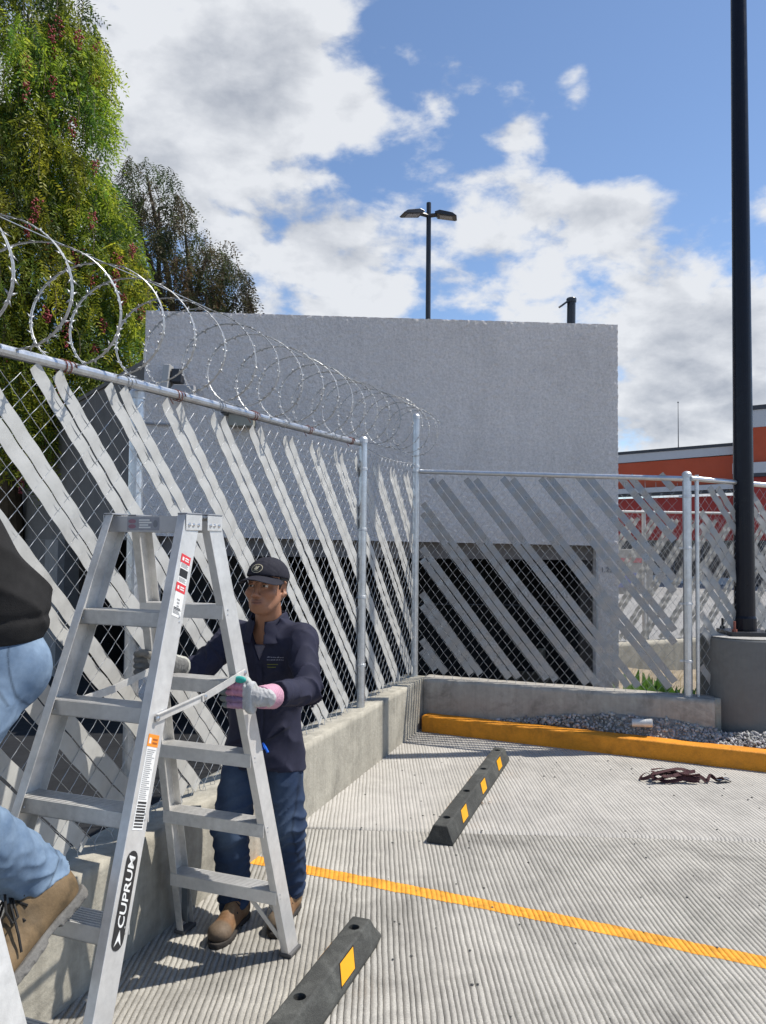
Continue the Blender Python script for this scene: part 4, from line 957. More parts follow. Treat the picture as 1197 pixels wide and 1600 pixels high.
# ------------------------------------------------------------------ wheel stops
m_stop = M('dark_rubber', (0.042, 0.043, 0.039), 0.72, var=0.28, vscale=9, bump=0.45, bscale=140, speck=.2, dark=-.9, dscale=7)
m_patch = M('amber_reflective_tape', (0.72, 0.33, 0.008), 0.4, var=.05, vscale=30)
m_hole = M('hole_black', (0.006, 0.006, 0.006), .9)
def wheel_stop(o, label, tint=None):
    a = R(19.2); d = Vector((math.sin(a), math.cos(a), 0)); s = Vector((d.y, -d.x, 0)); o = Vector(o)     # o = near end centre
    T = thing('wheel_stop', label, 'wheel stop', o, group='rubber wheel stops on the raked concrete')
    L_, wb, wt, h = 1.83, .150, .078, .100
    cs = [(-wb / 2, 0), (wb / 2, 0), (wb / 2, .016), (wt / 2, h), (-wt / 2, h), (-wb / 2, .016)]
    # body swept with sloped ends
    st = [(0, 0.0), (.02, 0), (L_ - .09, 0), (L_, 1)]
    V = []; n = 6; F = []
    for i, (y, sl_) in enumerate([(0.012, 0), (L_ - .075, 0), (L_, 1)]):
        for x, z in cs: V.append(o + d * (y - (.0 if z < .05 else (.012 if i == 2 else -.012)) - (.0)) + s * x * (1 - .12 * sl_) + Z * (z * (1 - .55 * sl_ * (z > .05))))
    for i in range(2):
        for k in range(n): j = (k + 1) % n; F.append((i * n + k, i * n + j, (i + 1) * n + j, (i + 1) * n + k))
    F.append(tuple(range(n))[::-1]); F.append(tuple(2 * n + k for k in range(n)))
    m_ = MB(); m_.add(V, F); me = m_.mesh()
    import bmesh
    bm = bmesh.new(); bm.from_mesh(me); bmesh.ops.recalc_face_normals(bm, faces=bm.faces)
    bm.to_mesh(me); bm.free()
    bd = put('body', me, m_stop, T); md = bd.modifiers.new('b', 'BEVEL'); md.width = .006; md.segments = 2; md.limit_method = 'ANGLE'
    # bolt holes bored into the top
    cut = MB()
    for y in (.16, .66, 1.17, 1.68): cut.lathe(o + d * y + Z * .045, [(.0225, 0), (.0225, .08)], 20)
    cm_ = cut.mesh(); co_ = bpy.data.objects.new('bore', cm_); COL.objects.link(co_)
    bo = bd.modifiers.new('bore', 'BOOLEAN'); bo.object = co_; bo.solver = 'EXACT'; bd.location = LOC[bd]; bd.parent = None
    dg = bpy.context.evaluated_depsgraph_get(); nm = bpy.data.meshes.new_from_object(bd.evaluated_get(dg)); bd.modifiers.clear(); bd.data = nm
    bd.parent = T; bd.location = LOC[bd] - LOC[T]; bpy.data.objects.remove(co_)
    for y in (.16, .66, 1.17, 1.68):
        q = MB(); q.lathe(o + d * y + Z * .0465, [(.0215, 0), (.0215, .002)], 16); q.build('dark_disc', m_hole, T)  # black disc painted in for the darkness at the bottom of each bore
    # reflective parallelograms on both slanted faces
    for sg in (1, -1):
        f0 = s * sg * wb / 2 + Z * .016; f1 = s * sg * wt / 2 + Z * h; nn = ((f1 - f0).cross(d)); nn = nn if nn.dot(s * sg) > 0 else -nn; nn.normalize()
        for yc in (.37, .92, 1.47):
            c0 = o + d * yc
            q = [c0 + f0.lerp(f1, .20) - d * .085, c0 + f0.lerp(f1, .20) + d * .045, c0 + f0.lerp(f1, .88) + d * .085, c0 + f0.lerp(f1, .88) - d * .045]
            b = MB(); b.prism([v + nn * .0008 for v in q], nn * .001); b.build('reflector', m_patch, T)
            qb = [c0 + f0.lerp(f1, .16) - d * .094, c0 + f0.lerp(f1, .16) + d * .051, c0 + f0.lerp(f1, .92) + d * .094, c0 + f0.lerp(f1, .92) - d * .051]
            b = MB(); b.prism([v + nn * .0002 for v in qb], nn * .0004); b.build('reflector_edge', m_hole, T)
    return T
wheel_stop((.322, 4.30, .001), 'black rubber wheel stop with amber reflectors in front of the kerb corner')
wheel_stop((-.655, 1.60, .001), 'nearest black rubber wheel stop with amber reflectors, cut by the bottom of the photo')

# dead leaves and seed husks along the near stop
V = []; F = []; k = 0; Cc = []
gv = np.random.default_rng(9)
aw = R(19.2); dd = np.array([math.sin(aw), math.cos(aw), 0]); ss_ = np.array([dd[1], -dd[0], 0])
for _ in range(900):
    y = gv.uniform(.3, 1.18); x = .075 + abs(gv.normal()) * .028 * (1.2 - .5 * (y > 1.0)); o_ = np.array([-.655, 1.60, .0]) + dd * y + ss_ * x + np.array([0, 0, gv.uniform(.001, .016) * max(.1, 1 - (x - .075) * 12)])
    a = gv.uniform(0, 6.28); l = gv.uniform(.006, .018); d_ = np.array([math.cos(a), math.sin(a), gv.uniform(-.3, .5)]); p_ = np.array([-d_[1], d_[0], gv.uniform(-.3, .3)]) * .22
    V += [o_, o_ + d_ * l * .5 + p_ * l, o_ + d_ * l, o_ + d_ * l * .5 - p_ * l]; F.append((k, k + 1, k + 2, k + 3)); k += 4; Cc += [np.array((.30, .17, .07)) * gv.uniform(.35, 1.5)] * 4
for _ in range(70):
    o_ = np.array([.60, 5.0, .0]) + np.array([gv.normal() * .03 + .02, gv.normal() * .03, .006]); a = gv.uniform(0, 6.28); l = gv.uniform(.008, .022); d_ = np.array([math.cos(a), math.sin(a), .3]); p_ = np.array([-d_[1], d_[0], .1]) * .25
    V += [o_, o_ + d_ * l * .5 + p_ * l, o_ + d_ * l, o_ + d_ * l * .5 - p_ * l]; F.append((k, k + 1, k + 2, k + 3)); k += 4; Cc += [np.array((.22, .12, .06)) * gv.uniform(.35, 1.5)] * 4
put('leaf_litter', np_mesh(np.array(V), np.array(F), col=np.array(Cc)), M('dry_litter', (.3, .2, .1), .9, attr=True), kind='stuff', label='brown dry leaf litter gathered along the wheel stops')
# a few loose grit specks on the slab
V = []; F = []; k = 0; base_ = np.array([(1,0,0),(-1,0,0),(0,1,0),(0,-1,0),(0,0,1),(0,0,-1)], float); tri_ = np.array([(0,2,4),(2,1,4),(1,3,4),(3,0,4),(2,0,5),(1,2,5),(3,1,5),(0,3,5)])
for _ in range(160):
    p = np.array([gv.uniform(-.2, 3.2), gv.uniform(2.4, 6.3), .003]); 
    if p[1] > 6.7 - .46 * (p[0] - .35): continue
    V.append(base_ * gv.uniform(.003, .009) * np.array([1, 1, .6]) + p); F.append(tri_ + 6 * k); k += 1
put('grit', np_mesh(np.concatenate(V), np.concatenate(F)), M('grit_stone', (.14, .135, .125), .9, var=.4, vscale=30), kind='stuff', label='loose grit scattered over the raked concrete')

# ------------------------------------------------------------------ strap bundle and tin on the ground
def ribbon(b, pts, w, th, tw=0.0):
    pts = [Vector(p) for p in pts]; n = len(pts); prev = None
    for i in range(n - 1):
        d = (pts[i + 1] - pts[i]).normalized(); sd = d.cross(Z); sd = sd.normalized() if sd.length > .1 else Vector((1, 0, 0)); ang = tw * i; sd = (sd * math.cos(ang) + d.cross(sd) * math.sin(ang)).normalized(); up_ = sd.cross(d).normalized()
        cur = [pts[i] + sd * w / 2, pts[i] - sd * w / 2]; 
        b.box((pts[i] + pts[i + 1]) / 2, d * (pts[i + 1] - pts[i]).length * .56, sd * w / 2, up_ * th / 2)
hx = thing('strap_bundle', 'crumpled maroon harness straps with a metal buckle lying on the concrete', 'strap', (2.08, 5.49, .003))
m_strap = M('maroon_webbing', (0.055, 0.018, 0.02), .8, var=.4, vscale=25, bump=.4, bscale=300)
hr = random.Random(12)
for k in range(9):
    ph = hr.uniform(0, 6.28); pts = []
    for i in range(16):
        t = i / 15; pts.append((1.90 + .30 * t + .02 * math.sin(6 * t + ph), 5.49 + .06 * math.sin(4.2 * t + ph) * (1 - .3 * t) - .02 * t + hr.uniform(-.006, .006), .014 + .006 * k + .02 * abs(math.sin(3.1 * t + ph * .7))))
    b = MB(); ribbon(b, pts, .024, .003, hr.uniform(-.25, .25)); b.build('strap', m_strap, hx)
b = MB(); pts = [(1.93 + .055 * math.cos(a) - .05, 5.50 + .045 * math.sin(a), .016 + .03 * (1 - abs(math.cos(a)))) for a in np.linspace(.4, 6.0, 18)]; ribbon(b, pts, .024, .003, .1); b.build('strap', m_strap, hx)
b = MB(); pts = [(2.18 + .20 * t, 5.475 + .028 * math.sin(11 * t), .014 + .028 * abs(math.sin(7.5 * t))) for t in np.linspace(0, 1, 20)]; ribbon(b, pts, .026, .003, .12); b.build('strap', m_strap, hx)
b = MB(); pts = [(2.34 + .10 * t, 5.46 + .03 * t, .016 + .01 * math.sin(4 * t)) for t in np.linspace(0, 1, 8)]; ribbon(b, pts, .045, .006); b.build('buckle_strap', M('dark_webbing', (.035, .03, .03), .8, var=.3, vscale=40), hx)
for t in (.2, .5, .8): 
    b = MB(); b.tube([(2.34 + .10 * t + .018 * math.cos(a), 5.46 + .03 * t + .018 * math.sin(a), .026) for a in np.linspace(0, 6.283, 14)], .003, 6); b.build('buckle', m_rivet, hx, smooth=40)
CN = thing('tin_can', 'small dented silver tin lying on the grey gravel', 'can', (2.07, 6.25, .2))
ca = Vector((.93, -.30, .06)).normalized(); cc_ = Vector((2.00, 6.235, .235))
prof = [(.030, 0), (.0335, .003), (.0325, .010), (.032, .05), (.0328, .053), (.032, .057), (.032, .095), (.0328, .099), (.032, .103), (.0325, .148), (.0335, .153), (.030, .156)]
MB().lathe(cc_, prof, 22, axis=ca).build('can_body', M('tin_plate', (.50, .50, .49), .45, metal=.25, var=.15, vscale=30), CN, smooth=35)
MB().lathe(cc_ + ca * .1562, [(.029, 0), (.028, -.004), (.001, -.004)], 22, axis=ca).build('lid', MATS['tin_plate'], CN)
# ------------------------------------------------------------------ signed-distance modelling for people
def nrmz(v): v = np.asarray(v, float); return v / np.linalg.norm(v)
def smin(a, b, k):
    h = np.clip(0.5 + 0.5 * (b - a) / k, 0, 1); return b * (1 - h) + a * h - k * h * (1 - h)
def smax(a, b, k): return -smin(-a, -b, k)
def cap_(P, a, b, ra, rb, flat=None, fl=1.0):
    """tapered capsule; flat = unit direction along which it is squeezed by fl (<1)"""
    a = np.asarray(a, np.float32); b = np.asarray(b, np.float32); ab = b - a; t = np.clip((P - a) @ ab / (ab @ ab), 0, 1)
    v = P - (a + t[:, None] * ab)
    if flat is not None:
        f = np.asarray(flat, np.float32); c = v @ f; v = v + (c * (1 / fl - 1))[:, None] * f
        return (np.sqrt((v * v).sum(1)) - (ra + (rb - ra) * t)) * min(1, fl + .15)
    return np.sqrt((v * v).sum(1)) - (ra + (rb - ra) * t)
def ell_(P, c, ax, r):
    """ellipsoid, ax = 3x3 rows of unit axes"""
    q = (P - np.asarray(c, np.float32)) @ np.asarray(ax, np.float32).T / np.asarray(r, np.float32)
    k0 = np.sqrt((q * q).sum(1)) + 1e-9; q2 = q / np.asarray(r, np.float32); k1 = np.sqrt((q2 * q2).sum(1)) + 1e-9
    return k0 * (k0 - 1) / k1
def box_(P, c, ax, h, r=0.0):
    q = np.abs((P - np.asarray(c, np.float32)) @ np.asarray(ax, np.float32).T) - (np.asarray(h, np.float32) - r)
    return np.sqrt((np.maximum(q, 0) ** 2).sum(1)) + np.minimum(q.max(1), 0) - r
def sines(P, f, seed, n=5):
    g = np.random.default_rng(seed); s = 0; w = np.zeros_like(P)
    for i in range(3): w[:, i] = np.sin(P @ (g.normal(size=3) * f * .5) + g.uniform(0, 6)) / f * 1.6
    Q = P + w
    for i in range(n): s = s + np.sin(Q @ (g.normal(size=3) * f * g.uniform(.7, 1.4)) + g.uniform(0, 6))
    return s / n
def folds(P, d, f, seed):
    """ridged cloth folds running across direction d"""
    d = nrmz(d); s = P @ d.astype(np.float32); wv = sines(P, f * .35, seed, 4); q = np.sin(s * f + 3.2 * wv); return (1 - np.abs(q)) ** 1.5 - .4
def surf(f, lo, hi, h):
    """surface nets on a sparse grid"""
    B = 6; lo = np.asarray(lo, float); n = np.ceil((np.asarray(hi, float) - lo) / (h * B)).astype(int) + 1; N = n * B
    g = [lo[i] + (np.arange(n[i]) + .5) * h * B for i in range(3)]
    C = np.stack(np.meshgrid(*g, indexing='ij'), -1).reshape(-1, 3).astype(np.float32); d = f(C).reshape(n)
    near = np.abs(d) < h * B * 1.35; V = np.repeat(np.repeat(np.repeat(np.where(d < 0, -1., 1.), B, 0), B, 1), B, 2).astype(np.float32)
    idx = np.argwhere(near); l = np.stack(np.meshgrid(*[np.arange(B)] * 3, indexing='ij'), -1).reshape(-1, 3)
    for s in range(0, len(idx), 3000):
        I = (idx[s:s + 3000, None, :] * B + l[None]).reshape(-1, 3); P = (lo + I * h).astype(np.float32)
        V[I[:, 0], I[:, 1], I[:, 2]] = f(P)
    S = V < 0; cs = np.zeros([k - 1 for k in N], np.int8)
    sl = lambda o: tuple(slice(o[i], N[i] - 1 + o[i]) for i in range(3))
    corners = [(a, b, c) for a in (0, 1) for b in (0, 1) for c in (0, 1)]
    for o in corners: cs += S[sl(o)]
    act = np.argwhere((cs > 0) & (cs < 8)); vid = -np.ones(cs.shape, np.int64); vid[tuple(act.T)] = np.arange(len(act))
    val = {o: V[act[:, 0] + o[0], act[:, 1] + o[1], act[:, 2] + o[2]] for o in corners}
    acc = np.zeros((len(act), 3)); cnt = np.zeros(len(act))
    for a in corners:
        for ax in range(3):
            if a[ax]: continue
            b = list(a); b[ax] = 1; b = tuple(b); x, y = val[a], val[b]; m = (x < 0) != (y < 0); t = np.where(m, x / (x - y + 1e-12), 0)
            p = np.array(a, float)[None].repeat(len(act), 0); p[:, ax] = t; acc += p * m[:, None]; cnt += m
    verts = lo + (act + acc / np.maximum(cnt, 1)[:, None]) * h; F = []
    for ax in range(3):
        o = [0, 0, 0]; o[ax] = 1; A = S[:-1, :-1, :-1]; Bq = S[o[0]:N[0] - 1 + o[0], o[1]:N[1] - 1 + o[1], o[2]:N[2] - 1 + o[2]]
        e = np.argwhere(A != Bq); u, v = [(1, 2), (2, 0), (0, 1)][ax]; e = e[(e[:, u] > 0) & (e[:, v] > 0)]
        def gid(du, dv):
            q = e.copy(); q[:, u] -= du; q[:, v] -= dv; return vid[q[:, 0], q[:, 1], q[:, 2]]
        quad = np.stack([gid(0, 0), gid(1, 0), gid(1, 1), gid(0, 1)], -1); fl = A[tuple(e.T)]
        quad[~fl] = quad[~fl][:, ::-1]; F.append(quad[(quad >= 0).all(1)])
    return verts, np.concatenate(F)
def relax(v, F, it=2, lam=.5):
    e = np.concatenate([F[:, [0, 1]], F[:, [1, 2]], F[:, [2, 3]], F[:, [3, 0]]]); e = np.concatenate([e, e[:, ::-1]])
    for _ in range(it):
        s = np.zeros_like(v); c = np.zeros(len(v)); np.add.at(s, e[:, 0], v[e[:, 1]]); np.add.at(c, e[:, 0], 1); v = v + lam * (s / np.maximum(c, 1)[:, None] - v)
    return v
def sdf_obj(name, f, lo, hi, h, mat, parent, color=None, rel=1, label=None):
    v, F = surf(f, lo, hi, h); v = relax(v, F, rel); col = color(v) if color is not None else None
    return put(name, np_mesh(v, F, col=col), mat, parent, smooth=True, label=label)
def mixc(a, b, t): return np.asarray(a)[None] * (1 - t[:, None]) + np.asarray(b)[None] * t[:, None]
def sstep(a, b, x): t = np.clip((x - a) / (b - a), 0, 1); return t * t * (3 - 2 * t)

m_skin = M('skin', (.3, .16, .1), .5, attr=True, var=.05, vscale=30, spec=.35, bump=.05, bscale=400, bdist=.002)
m_navy = M('navy_workwear', (0.020, 0.021, 0.040), .82, var=.14, vscale=9, bump=.22, bscale=500, spec=.25, bdist=.002)
m_capm = M('navy_cap_cloth', (0.016, 0.016, 0.024), .85, var=.1, vscale=12, bump=.15, bscale=600, spec=.25, bdist=.002)
m_jean = M('denim', (.05, .08, .15), .85, attr=True, var=.13, vscale=14, bump=.2, bscale=500, spec=.2, bdist=.002)
m_boot = M('boot_leather', (.2, .12, .06), .68, attr=True, var=.2, vscale=18, bump=.35, bscale=120, spec=.3, bdist=.003)
m_glove = M('work_glove', (.5, .5, .5), .85, attr=True, var=.12, vscale=30, bump=.35, bscale=220, spec=.2, bdist=.003)
m_hair = M('black_hair', (.012, .010, .009), .55, var=.3, vscale=60, bump=.7, bscale=300, bdist=.004)
m_eye = M('eye', (.5, .5, .5), .2, attr=True, var=.02)
m_lace = M('boot_lace', (.012, .012, .012), .8)
m_fleece = M('charcoal_fleece', (0.019, 0.0185, 0.0185), .92, var=.2, vscale=8, bump=.45, bscale=350, spec=.15, bdist=.003)
m_tee = M('mauve_tee', (.13, .12, .15), .85, var=.12, vscale=20)

class Head:
    """head frame: origin at the middle of the head, x = the person's left, y = forward, z = up"""
    def __init__(s, c, fwd, upv=(0, 0, 1), k=1.0):
        s.c = np.array(c, float); s.y = nrmz(fwd); s.x = nrmz(np.cross(s.y, upv)) * -1; s.z = np.cross(s.x, s.y); 
        if s.z[2] < 0: s.x, s.z = -s.x, -s.z
        s.A = np.stack([s.x, s.y, s.z]).astype(np.float32); s.k = k
    def loc(s, P): return ((P - s.c.astype(np.float32)) @ s.A.T) / s.k
    def w(s, p): return s.c + (np.asarray(p, float) * s.k) @ s.A
    def sdf(s, P, neck):
        Q = s.loc(P); I = np.eye(3); mir = Q.copy(); mir[:, 0] = np.abs(mir[:, 0]); E = ell_
        d = E(Q, (0, -.012, .036), I, (.073, .092, .080))
        d = smin(d, E(Q, (0, .030, -.035), I, (.060, .056, .070)), .03)
        d = smin(d, E(Q, (0, .050, -.082), I, (.030, .030, .024)), .025)          # chin
        d = smin(d, cap_(mir, (.052, .000, -.040), (.030, .050, -.078), .016, .014), .025)  # jaw line
        d = smin(d, E(mir, (.043, .060, -.020), I, (.022, .020, .017)), .022)      # cheekbone
        d = smin(d, cap_(mir, (.012, .083, .030), (.042, .068, .028), .009, .008), .014)    # brow
        d = smax(d, -E(mir, (.031, .092, .010), I, (.017, .014, .011)), .012)      # socket
        d = smin(d, cap_(Q, (0, .083, .018), (0, .103, -.022), .0075, .0105), .010)          # nose bridge
        d = smin(d, E(Q, (0, .104, -.026), I, (.012, .011, .010)), .006)
        d = smin(d, E(mir, (.0125, .094, -.030), I, (.0085, .010, .0075)), .006)
        d = smax(d, -E(mir, (.0065, .103, -.0365), I, (.0035, .005, .003)), .003)
        d = smin(d, E(Q, (0, .078, -.056), I, (.030, .016, .020)), .012)           # muzzle
        lipc = -.012 * (mir[:, 0] / .024) ** 2
        Ql = Q.copy(); Ql[:, 1] -= lipc
        d = smin(d, E(Ql, (0, .0915, -.0520), I, (.024, .0075, .0050)), .004)
        d = smin(d, E(Ql, (0, .0905, -.0625), I, (.021, .0085, .0062)), .004)
        d = smax(d, -E(Ql, (0, .099, -.0572), I, (.023, .0075, .0013)), .002)
        d = smin(d, E(mir, (.029, .0815, .017), I, (.016, .008, .0045)), .005)     # upper lid
        d = smin(d, E(mir, (.029, .0800, .0035), I, (.014, .007, .0035)), .005)    # lower lid
        # ear
        ez = np.stack([nrmz((.55, -.8, 0)), nrmz((.8, .55, .0)), (0, 0, 1)])
        ear = E(mir, (.076, -.012, -.004), ez, (.008, .021, .033)); ear = smax(ear, -E(mir, (.084, -.006, -.002), ez, (.007, .012, .020)), .006)
        ear = smin(ear, E(mir, (.073, -.002, -.030), I, (.007, .009, .010)), .008); d = smin(d, ear, .006)
        d = d * s.k
        n0, n1_ = neck; return smin(d, cap_(P, n0, n1_, .052 * s.k, .058 * s.k), .025)
    def color(s, v, base, lip, dark):
        Q = s.loc(v.astype(np.float32)); m = np.abs(Q[:, 0]); c = np.repeat(np.asarray(base, float)[None], len(v), 0)
        blot = fbm3(v, 22, 2); c = c * (1 + .22 * blot[:, None])
        def ap(t, colr): nonlocal c; c = c * (1 - t[:, None]) + np.asarray(colr)[None] * t[:, None]
        warm = np.exp(-(((m - .045) / .022) ** 2 + ((Q[:, 2] + .022) / .022) ** 2)) * .35 + np.exp(-((m / .014) ** 2 + ((Q[:, 2] + .028) / .012) ** 2)) * (Q[:, 1] > .08) * .35
        ap(np.clip(warm, 0, 1), (base[0] * 1.12, base[1] * .86, base[2] * .80))
        t = np.exp(-((Q[:, 2] + .057) / .0085) ** 4) * np.exp(-((m) / .025) ** 4) * (Q[:, 1] > .074); ap(np.clip(t, 0, 1) * .85, lip)
        t = np.exp(-((Q[:, 2] + .0572) / .0014) ** 2) * (m < .022) * (Q[:, 1] > .07); ap(np.clip(t, 0, 1) * .8, (.03, .012, .010))
        br = np.exp(-(((Q[:, 2] - .0325 + .10 * np.clip(m - .030, 0, 1)) / .0042) ** 2)) * sstep(.010, .016, m) * (1 - sstep(.044, .052, m)) * (Q[:, 1] > .05); ap(np.clip(br, 0, 1) * .88, dark)
        ey = np.exp(-(((Q[:, 2] - .0125) / .0022) ** 2)) * np.exp(-((m - .029) / .014) ** 4) * (Q[:, 1] > .06); ap(np.clip(ey, 0, 1) * .8, dark)
        st_ = np.exp(-(((Q[:, 2] + .045) / .006) ** 2)) * (m < .022) * (Q[:, 1] > .08) * .28; ap(st_, dark)
        return np.clip(c, 0, 1)
    def eyes(s, parent, look=(0, 0)):
        for sx in (-1, 1):
            c = s.w((sx * .030, .0735, .0098)); r = .0118 * s.k; n_, m_ = 14, 22; V = []; F = []; Cc = []
            dirv = nrmz(s.y + s.x * look[0] + s.z * look[1]); a = nrmz(np.cross(dirv, s.z)); b_ = np.cross(a, dirv)
            for i in range(n_ + 1):
                th = math.pi * i / n_
                for j in range(m_):
                    ph = 2 * math.pi * j / m_; V.append(c + r * (dirv * math.cos(th) + (a * math.cos(ph) + b_ * math.sin(ph)) * math.sin(th)))
                    Cc.append((.01, .008, .007) if th < .24 else ((.045, .022, .012) if th < .50 else (.50, .46, .43)))
            for i in range(n_):
                for j in range(m_): F.append((i * m_ + j, i * m_ + (j + 1) % m_, (i + 1) * m_ + (j + 1) % m_, (i + 1) * m_ + j))
            put('eye', np_mesh(np.array(V), np.array(F), col=np.array(Cc)), m_eye, parent, smooth=True)

def boot(parent, heel, toe, ank, shaft_top, upv=(0, 0, 1), base=(.20, .115, .055), worn=(.24, .17, .09), toe_col=None, h=.004, k=1.0, laces=True, bow=True, sole=(.035, .03, .026)):
    """heel/toe = points on the sole's underside, ank = ankle joint"""
    heel = np.array(heel, float); toe = np.array(toe, float); f = nrmz(toe - heel); u = np.asarray(upv, float); u = nrmz(u - f * (u @ f)); sd = np.cross(f, u); L = np.linalg.norm(toe - heel); A = np.stack([f, sd, u])
    top = np.asarray(shaft_top, float); ank = np.asarray(ank, float)
    def q(a, b, c): return heel + f * a * L + sd * b * k + u * c * k
    def f_up(P):
        d = cap_(P, q(.17, 0, .055), q(.62, 0, .045), .040 * k, .041 * k)
        d = smin(d, ell_(P, q(.80, .0, .043), A, (.17 * L, .050 * k, .040 * k)), .03 * k)
        d = smin(d, ell_(P, q(.15, 0, .05), A, (.14 * L, .038 * k, .05 * k)), .02 * k)
        d = smin(d, cap_(P, q(.24, 0, .08), ank, .043 * k, .047 * k), .03 * k); d = smin(d, cap_(P, ank, top, .047 * k, .050 * k), .02 * k)
        d = smin(d, cap_(P, q(.36, 0, .095), q(.58, 0, .072), .033 * k, .028 * k), .02 * k)
        d = d - .0022 * folds(P, f, 95 / k, 5) * np.exp(-(((P - q(.58, 0, .08)) ** 2).sum(1)) / (.05 * k) ** 2)
        return smax(d, -((P - q(0, 0, .020)) @ u.astype(np.float32)), .004)
    def f_sole(P):
        t = (P - heel.astype(np.float32)) @ f.astype(np.float32) / L; y = (P - heel.astype(np.float32)) @ sd.astype(np.float32) / k; z = (P - heel.astype(np.float32)) @ u.astype(np.float32) / k
        wd = .040 + .012 * np.exp(-((t - .74) / .22) ** 2) - .005 * np.exp(-((t - .42) / .12) ** 2); wd = wd * np.sqrt(np.clip(1 - np.clip((t - .72) / .29, 0, 1) ** 2.4, 0, 1)) * np.sqrt(np.clip(1 - np.clip((.12 - t) / .13, 0, 1) ** 2.4, 0, 1))
        out = np.maximum(np.abs(y) - wd, np.maximum(t - 1.0, -t - .005) * L)
        lug = .004 * (np.sin(t * 70) > 0.2) * (np.abs(z) < .007); zz = np.maximum(z - .024, -(z - .0) + (.008 * ((t > .33) & (t < .46))))
        return smax(out + lug * 0.6, zz, .004) * k
    allp = np.stack([heel, toe, ank, top]); lo = allp.min(0) - .09 * k; hi = allp.max(0) + .09 * k
    def colr(v):
        t = (v - heel) @ f / L; n_ = fbm3(v, 30 / k, 3); w_ = sstep(.10, .32, n_ + .15); c = mixc(base, worn, w_)
        if toe_col is not None: tt = sstep(.70, .80, t) * (((v - heel) @ u) < .085 * k); c = c * (1 - tt[:, None]) + np.asarray(toe_col)[None] * tt[:, None] * (1 + .5 * n_[:, None])
        return np.clip(c, 0, 1)
    B = thing_part('boot', parent, heel)
    sdf_obj('upper', f_up, lo, hi, h, m_boot, B, colr, rel=1); sdf_obj('sole', f_sole, lo, hi, h * .9, M('boot_sole_%d' % int(sole[0] * 1000), sole, .8, var=.25, vscale=20, bump=.3, bscale=150), B, rel=1)
    if laces:
        for i in range(5):
            t = .38 + .052 * i; z = .130 - .020 * i; lc = MB(); s_ = 1 if i % 2 else -1
            lc.tube([q(t - .03 * s_ * .4, -.036, z - .012), q(t, -.018, z + .004), q(t + .01, 0, z + .007), q(t + .02, .018, z + .004), q(t + .03 * s_ * .4, .036, z - .012)], .0030 * k, 6); lc.build('lace', m_lace, B, smooth=40)
        for s_ in ((-1, 1) if bow else ()):
            lc = MB(); lc.tube([q(.40, 0, .137), q(.46, .020 * s_, .150), q(.56, .040 * s_, .125), q(.58, .046 * s_, .100), q(.52, .040 * s_, .098), q(.42, .010 * s_, .134)], .0028 * k, 6); lc.tube([q(.41, 0, .137), q(.50, .030 * s_, .120), q(.60, .050 * s_, .075), q(.66, .054 * s_, .045)], .0028 * k, 6); lc.build('lace', m_lace, B, smooth=40)
    return B
def thing_part(name, parent, loc):
    o = bpy.data.objects.new(name, None); COL.objects.link(o); o.parent = parent; LOC[o] = Vector([float(c) for c in loc]); o.location = LOC[o] - LOC[parent]; o.empty_display_size = .05; return o

